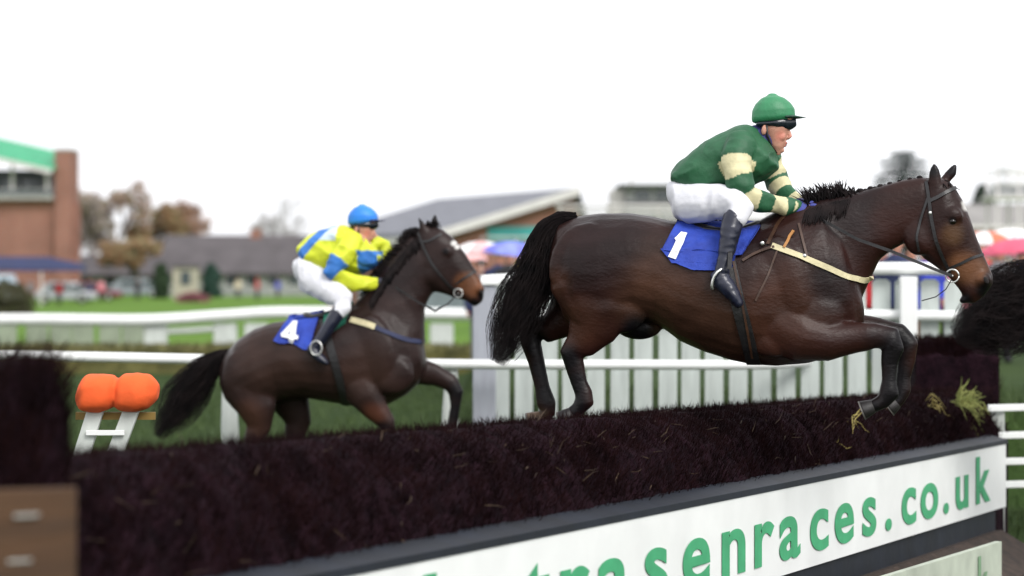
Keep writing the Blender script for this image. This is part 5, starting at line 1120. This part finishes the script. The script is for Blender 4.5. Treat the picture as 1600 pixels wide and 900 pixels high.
# ================================================================ trees
def tree(px, pytop, wpx, Y, label, leafc, nleaf, seed, name='bare_tree', leaf=.22, droop=0, bark=('grey_twigs', (.17, .145, .135)), depth=6, trunk_h=.22):
    rr = random.Random(seed); cx = X(px, Y); H = Zp(pytop, Y); rw = wpx*Y/F/2; root = empty(name, (cx, Y, 0), label, 'tree'); b = MB(); tips = []
    def br(p, d, L, r, k):
        q = p+d*L*.5+V((rr.gauss(0, .05), rr.gauss(0, .05), 0))*L; e = p+d*L; b.tube([p, q, e], [r, r*.85, r*.68], 5 if k > 2 else 3, caps=False)
        if k <= 2: tips.append((q, e))
        if k == 0: return
        for i in range(3 if k > 1 else 4):
            a = rr.uniform(0, 2*pi); sp = rr.uniform(.35, .85); o = d.orthogonal().normalized(); o2 = d.cross(o); nd = (d+(o*cos(a)+o2*sin(a))*sp+V((0, 0, .12-droop))).normalized()
            br(p+d*L*rr.uniform(.55, 1), nd, L*rr.uniform(.62, .80), r*.58, k-1)
    br(V((0, 0, 0)), V((0, 0, 1)), H*trunk_h, H*.022, depth)
    mx = max(abs(v[0]) for v in b.v); mz = max(v[2] for v in b.v); sx_, sz_ = rw/mx, H/mz
    P_ = lambda v: (cx+v[0]*sx_, Y+v[1]*sx_, v[2]*sz_)
    tips = [(V(P_(q)), V(P_(e))) for q, e in tips]; b.v = [P_(v) for v in b.v]; b.build('trunk', cm2(*bark), root)
    for (nm, c1, c2, share) in leafc:
        l = MB()
        for i in range(int(nleaf*share)):
            q, e = rr.choice(tips); p = q.lerp(e, rr.random())+V((rr.gauss(0, .3), rr.gauss(0, .3), rr.gauss(0, .25))); d1 = V((rr.gauss(0, 1), rr.gauss(0, 1), rr.gauss(0, 1))).normalized()*leaf*rr.uniform(.6, 1.3); d2 = d1.orthogonal().normalized()*leaf*.6
            n = len(l.v); l.v += [tuple(p-d1), tuple(p+d2), tuple(p+d1), tuple(p-d2)]; l.f.append((n, n+1, n+2, n+3))
        l.build('crown', mat(nm, c1, .8, .4, 1, col2=c2), root)
    return root
def cm2(n, c): return mat(n, c, .9, .25, 2)
RU, RU2, OLV, GRB = ('rust_leaves', (.20, .10, .05), (.30, .17, .08), .5), ('russet_leaves', (.24, .15, .12), (.34, .23, .19), .8), ('olive_leaves', (.14, .13, .06), (.22, .19, .09), .4), ('mauve_leaves', (.26, .21, .20), (.36, .31, .29), .8)
tree(180, 284, 150, 240, 'large half bare autumn tree just right of the brick pier', [RU2, OLV], 2600, 3)
tree(142, 296, 100, 236, 'russet brown autumn tree hard against the brick pier', [GRB, OLV], 2600, 8)
tree(232, 318, 120, 243, 'olive and russet autumn tree in the middle of the left tree group', [OLV, RU], 3800, 5)
tree(285, 312, 84, 246, 'smaller red brown autumn tree at the right end of the left tree group', [RU, RU2], 2400, 11)
tree(215, 372, 110, 225, 'low orange brown tree above the outbuilding roof', [RU, OLV], 5000, 21, trunk_h=.15)
tree(443, 305, 112, 330, 'pale bare tree standing alone above the long low roof', [('pale_leaves', (.30, .28, .28), (.42, .40, .40), .25)], 1500, 14, bark=('pale_bark', (.30, .28, .28)))
def cedar(px, pytop, pybot, wpx, Y, label):
    cx = X(px, Y); H = Zp(pytop, Y); root = empty('cedar_tree', (cx, Y, 0), label, 'tree'); b = MB(); b.tube([(cx, Y, 0), (cx+.2, Y, H*.5), (cx, Y, H)], [.35, .22, .04], 10); b.build('trunk', cm2('grey_bark', (.09, .075, .065)), root); l = MB(); rw = wpx*Y/F/2
    for k in range(17):
        z = H-.15-.42*k; w_ = rw*min(1.05, (.22, .75, .7, .95, 1.0)[min(k, 4)])*R.uniform(.9, 1.1)
        for a0_ in range(7):
            a = a0_*2*pi/7+R.uniform(-.3, .3); w_ *= R.uniform(.93, 1.07)
            for i in range(210):
                t = R.random()**.6; p = V((cx+cos(a)*w_*t+R.gauss(0, .18), Y+sin(a)*w_*t+R.gauss(0, .18), z-.10*t+R.gauss(0, .045))); d1 = V((R.gauss(0, 1), R.gauss(0, 1), R.gauss(0, .3))).normalized()*.13; d2 = d1.orthogonal().normalized()*.06; n = len(l.v)
                l.v += [tuple(p-d1), tuple(p+d2), tuple(p+d1), tuple(p-d2)]; l.f.append((n, n+1, n+2, n+3))
    l.build('crown', mat('cedar_needles', (.012, .025, .020), .85, .4, 2, col2=(.03, .05, .04)), root)
cedar(1412, 236, 300, 88, 130, 'dark layered cedar tree rising behind the leading horse neck and ears')
bush(1534, 290, 460, 58, 150, 'tall clipped dark evergreen right of the leading horse ears', (.02, .035, .025), (.05, .07, .05), 5000, leaf=.2, name='yew_tree', cat='tree', mname='leaf_d')
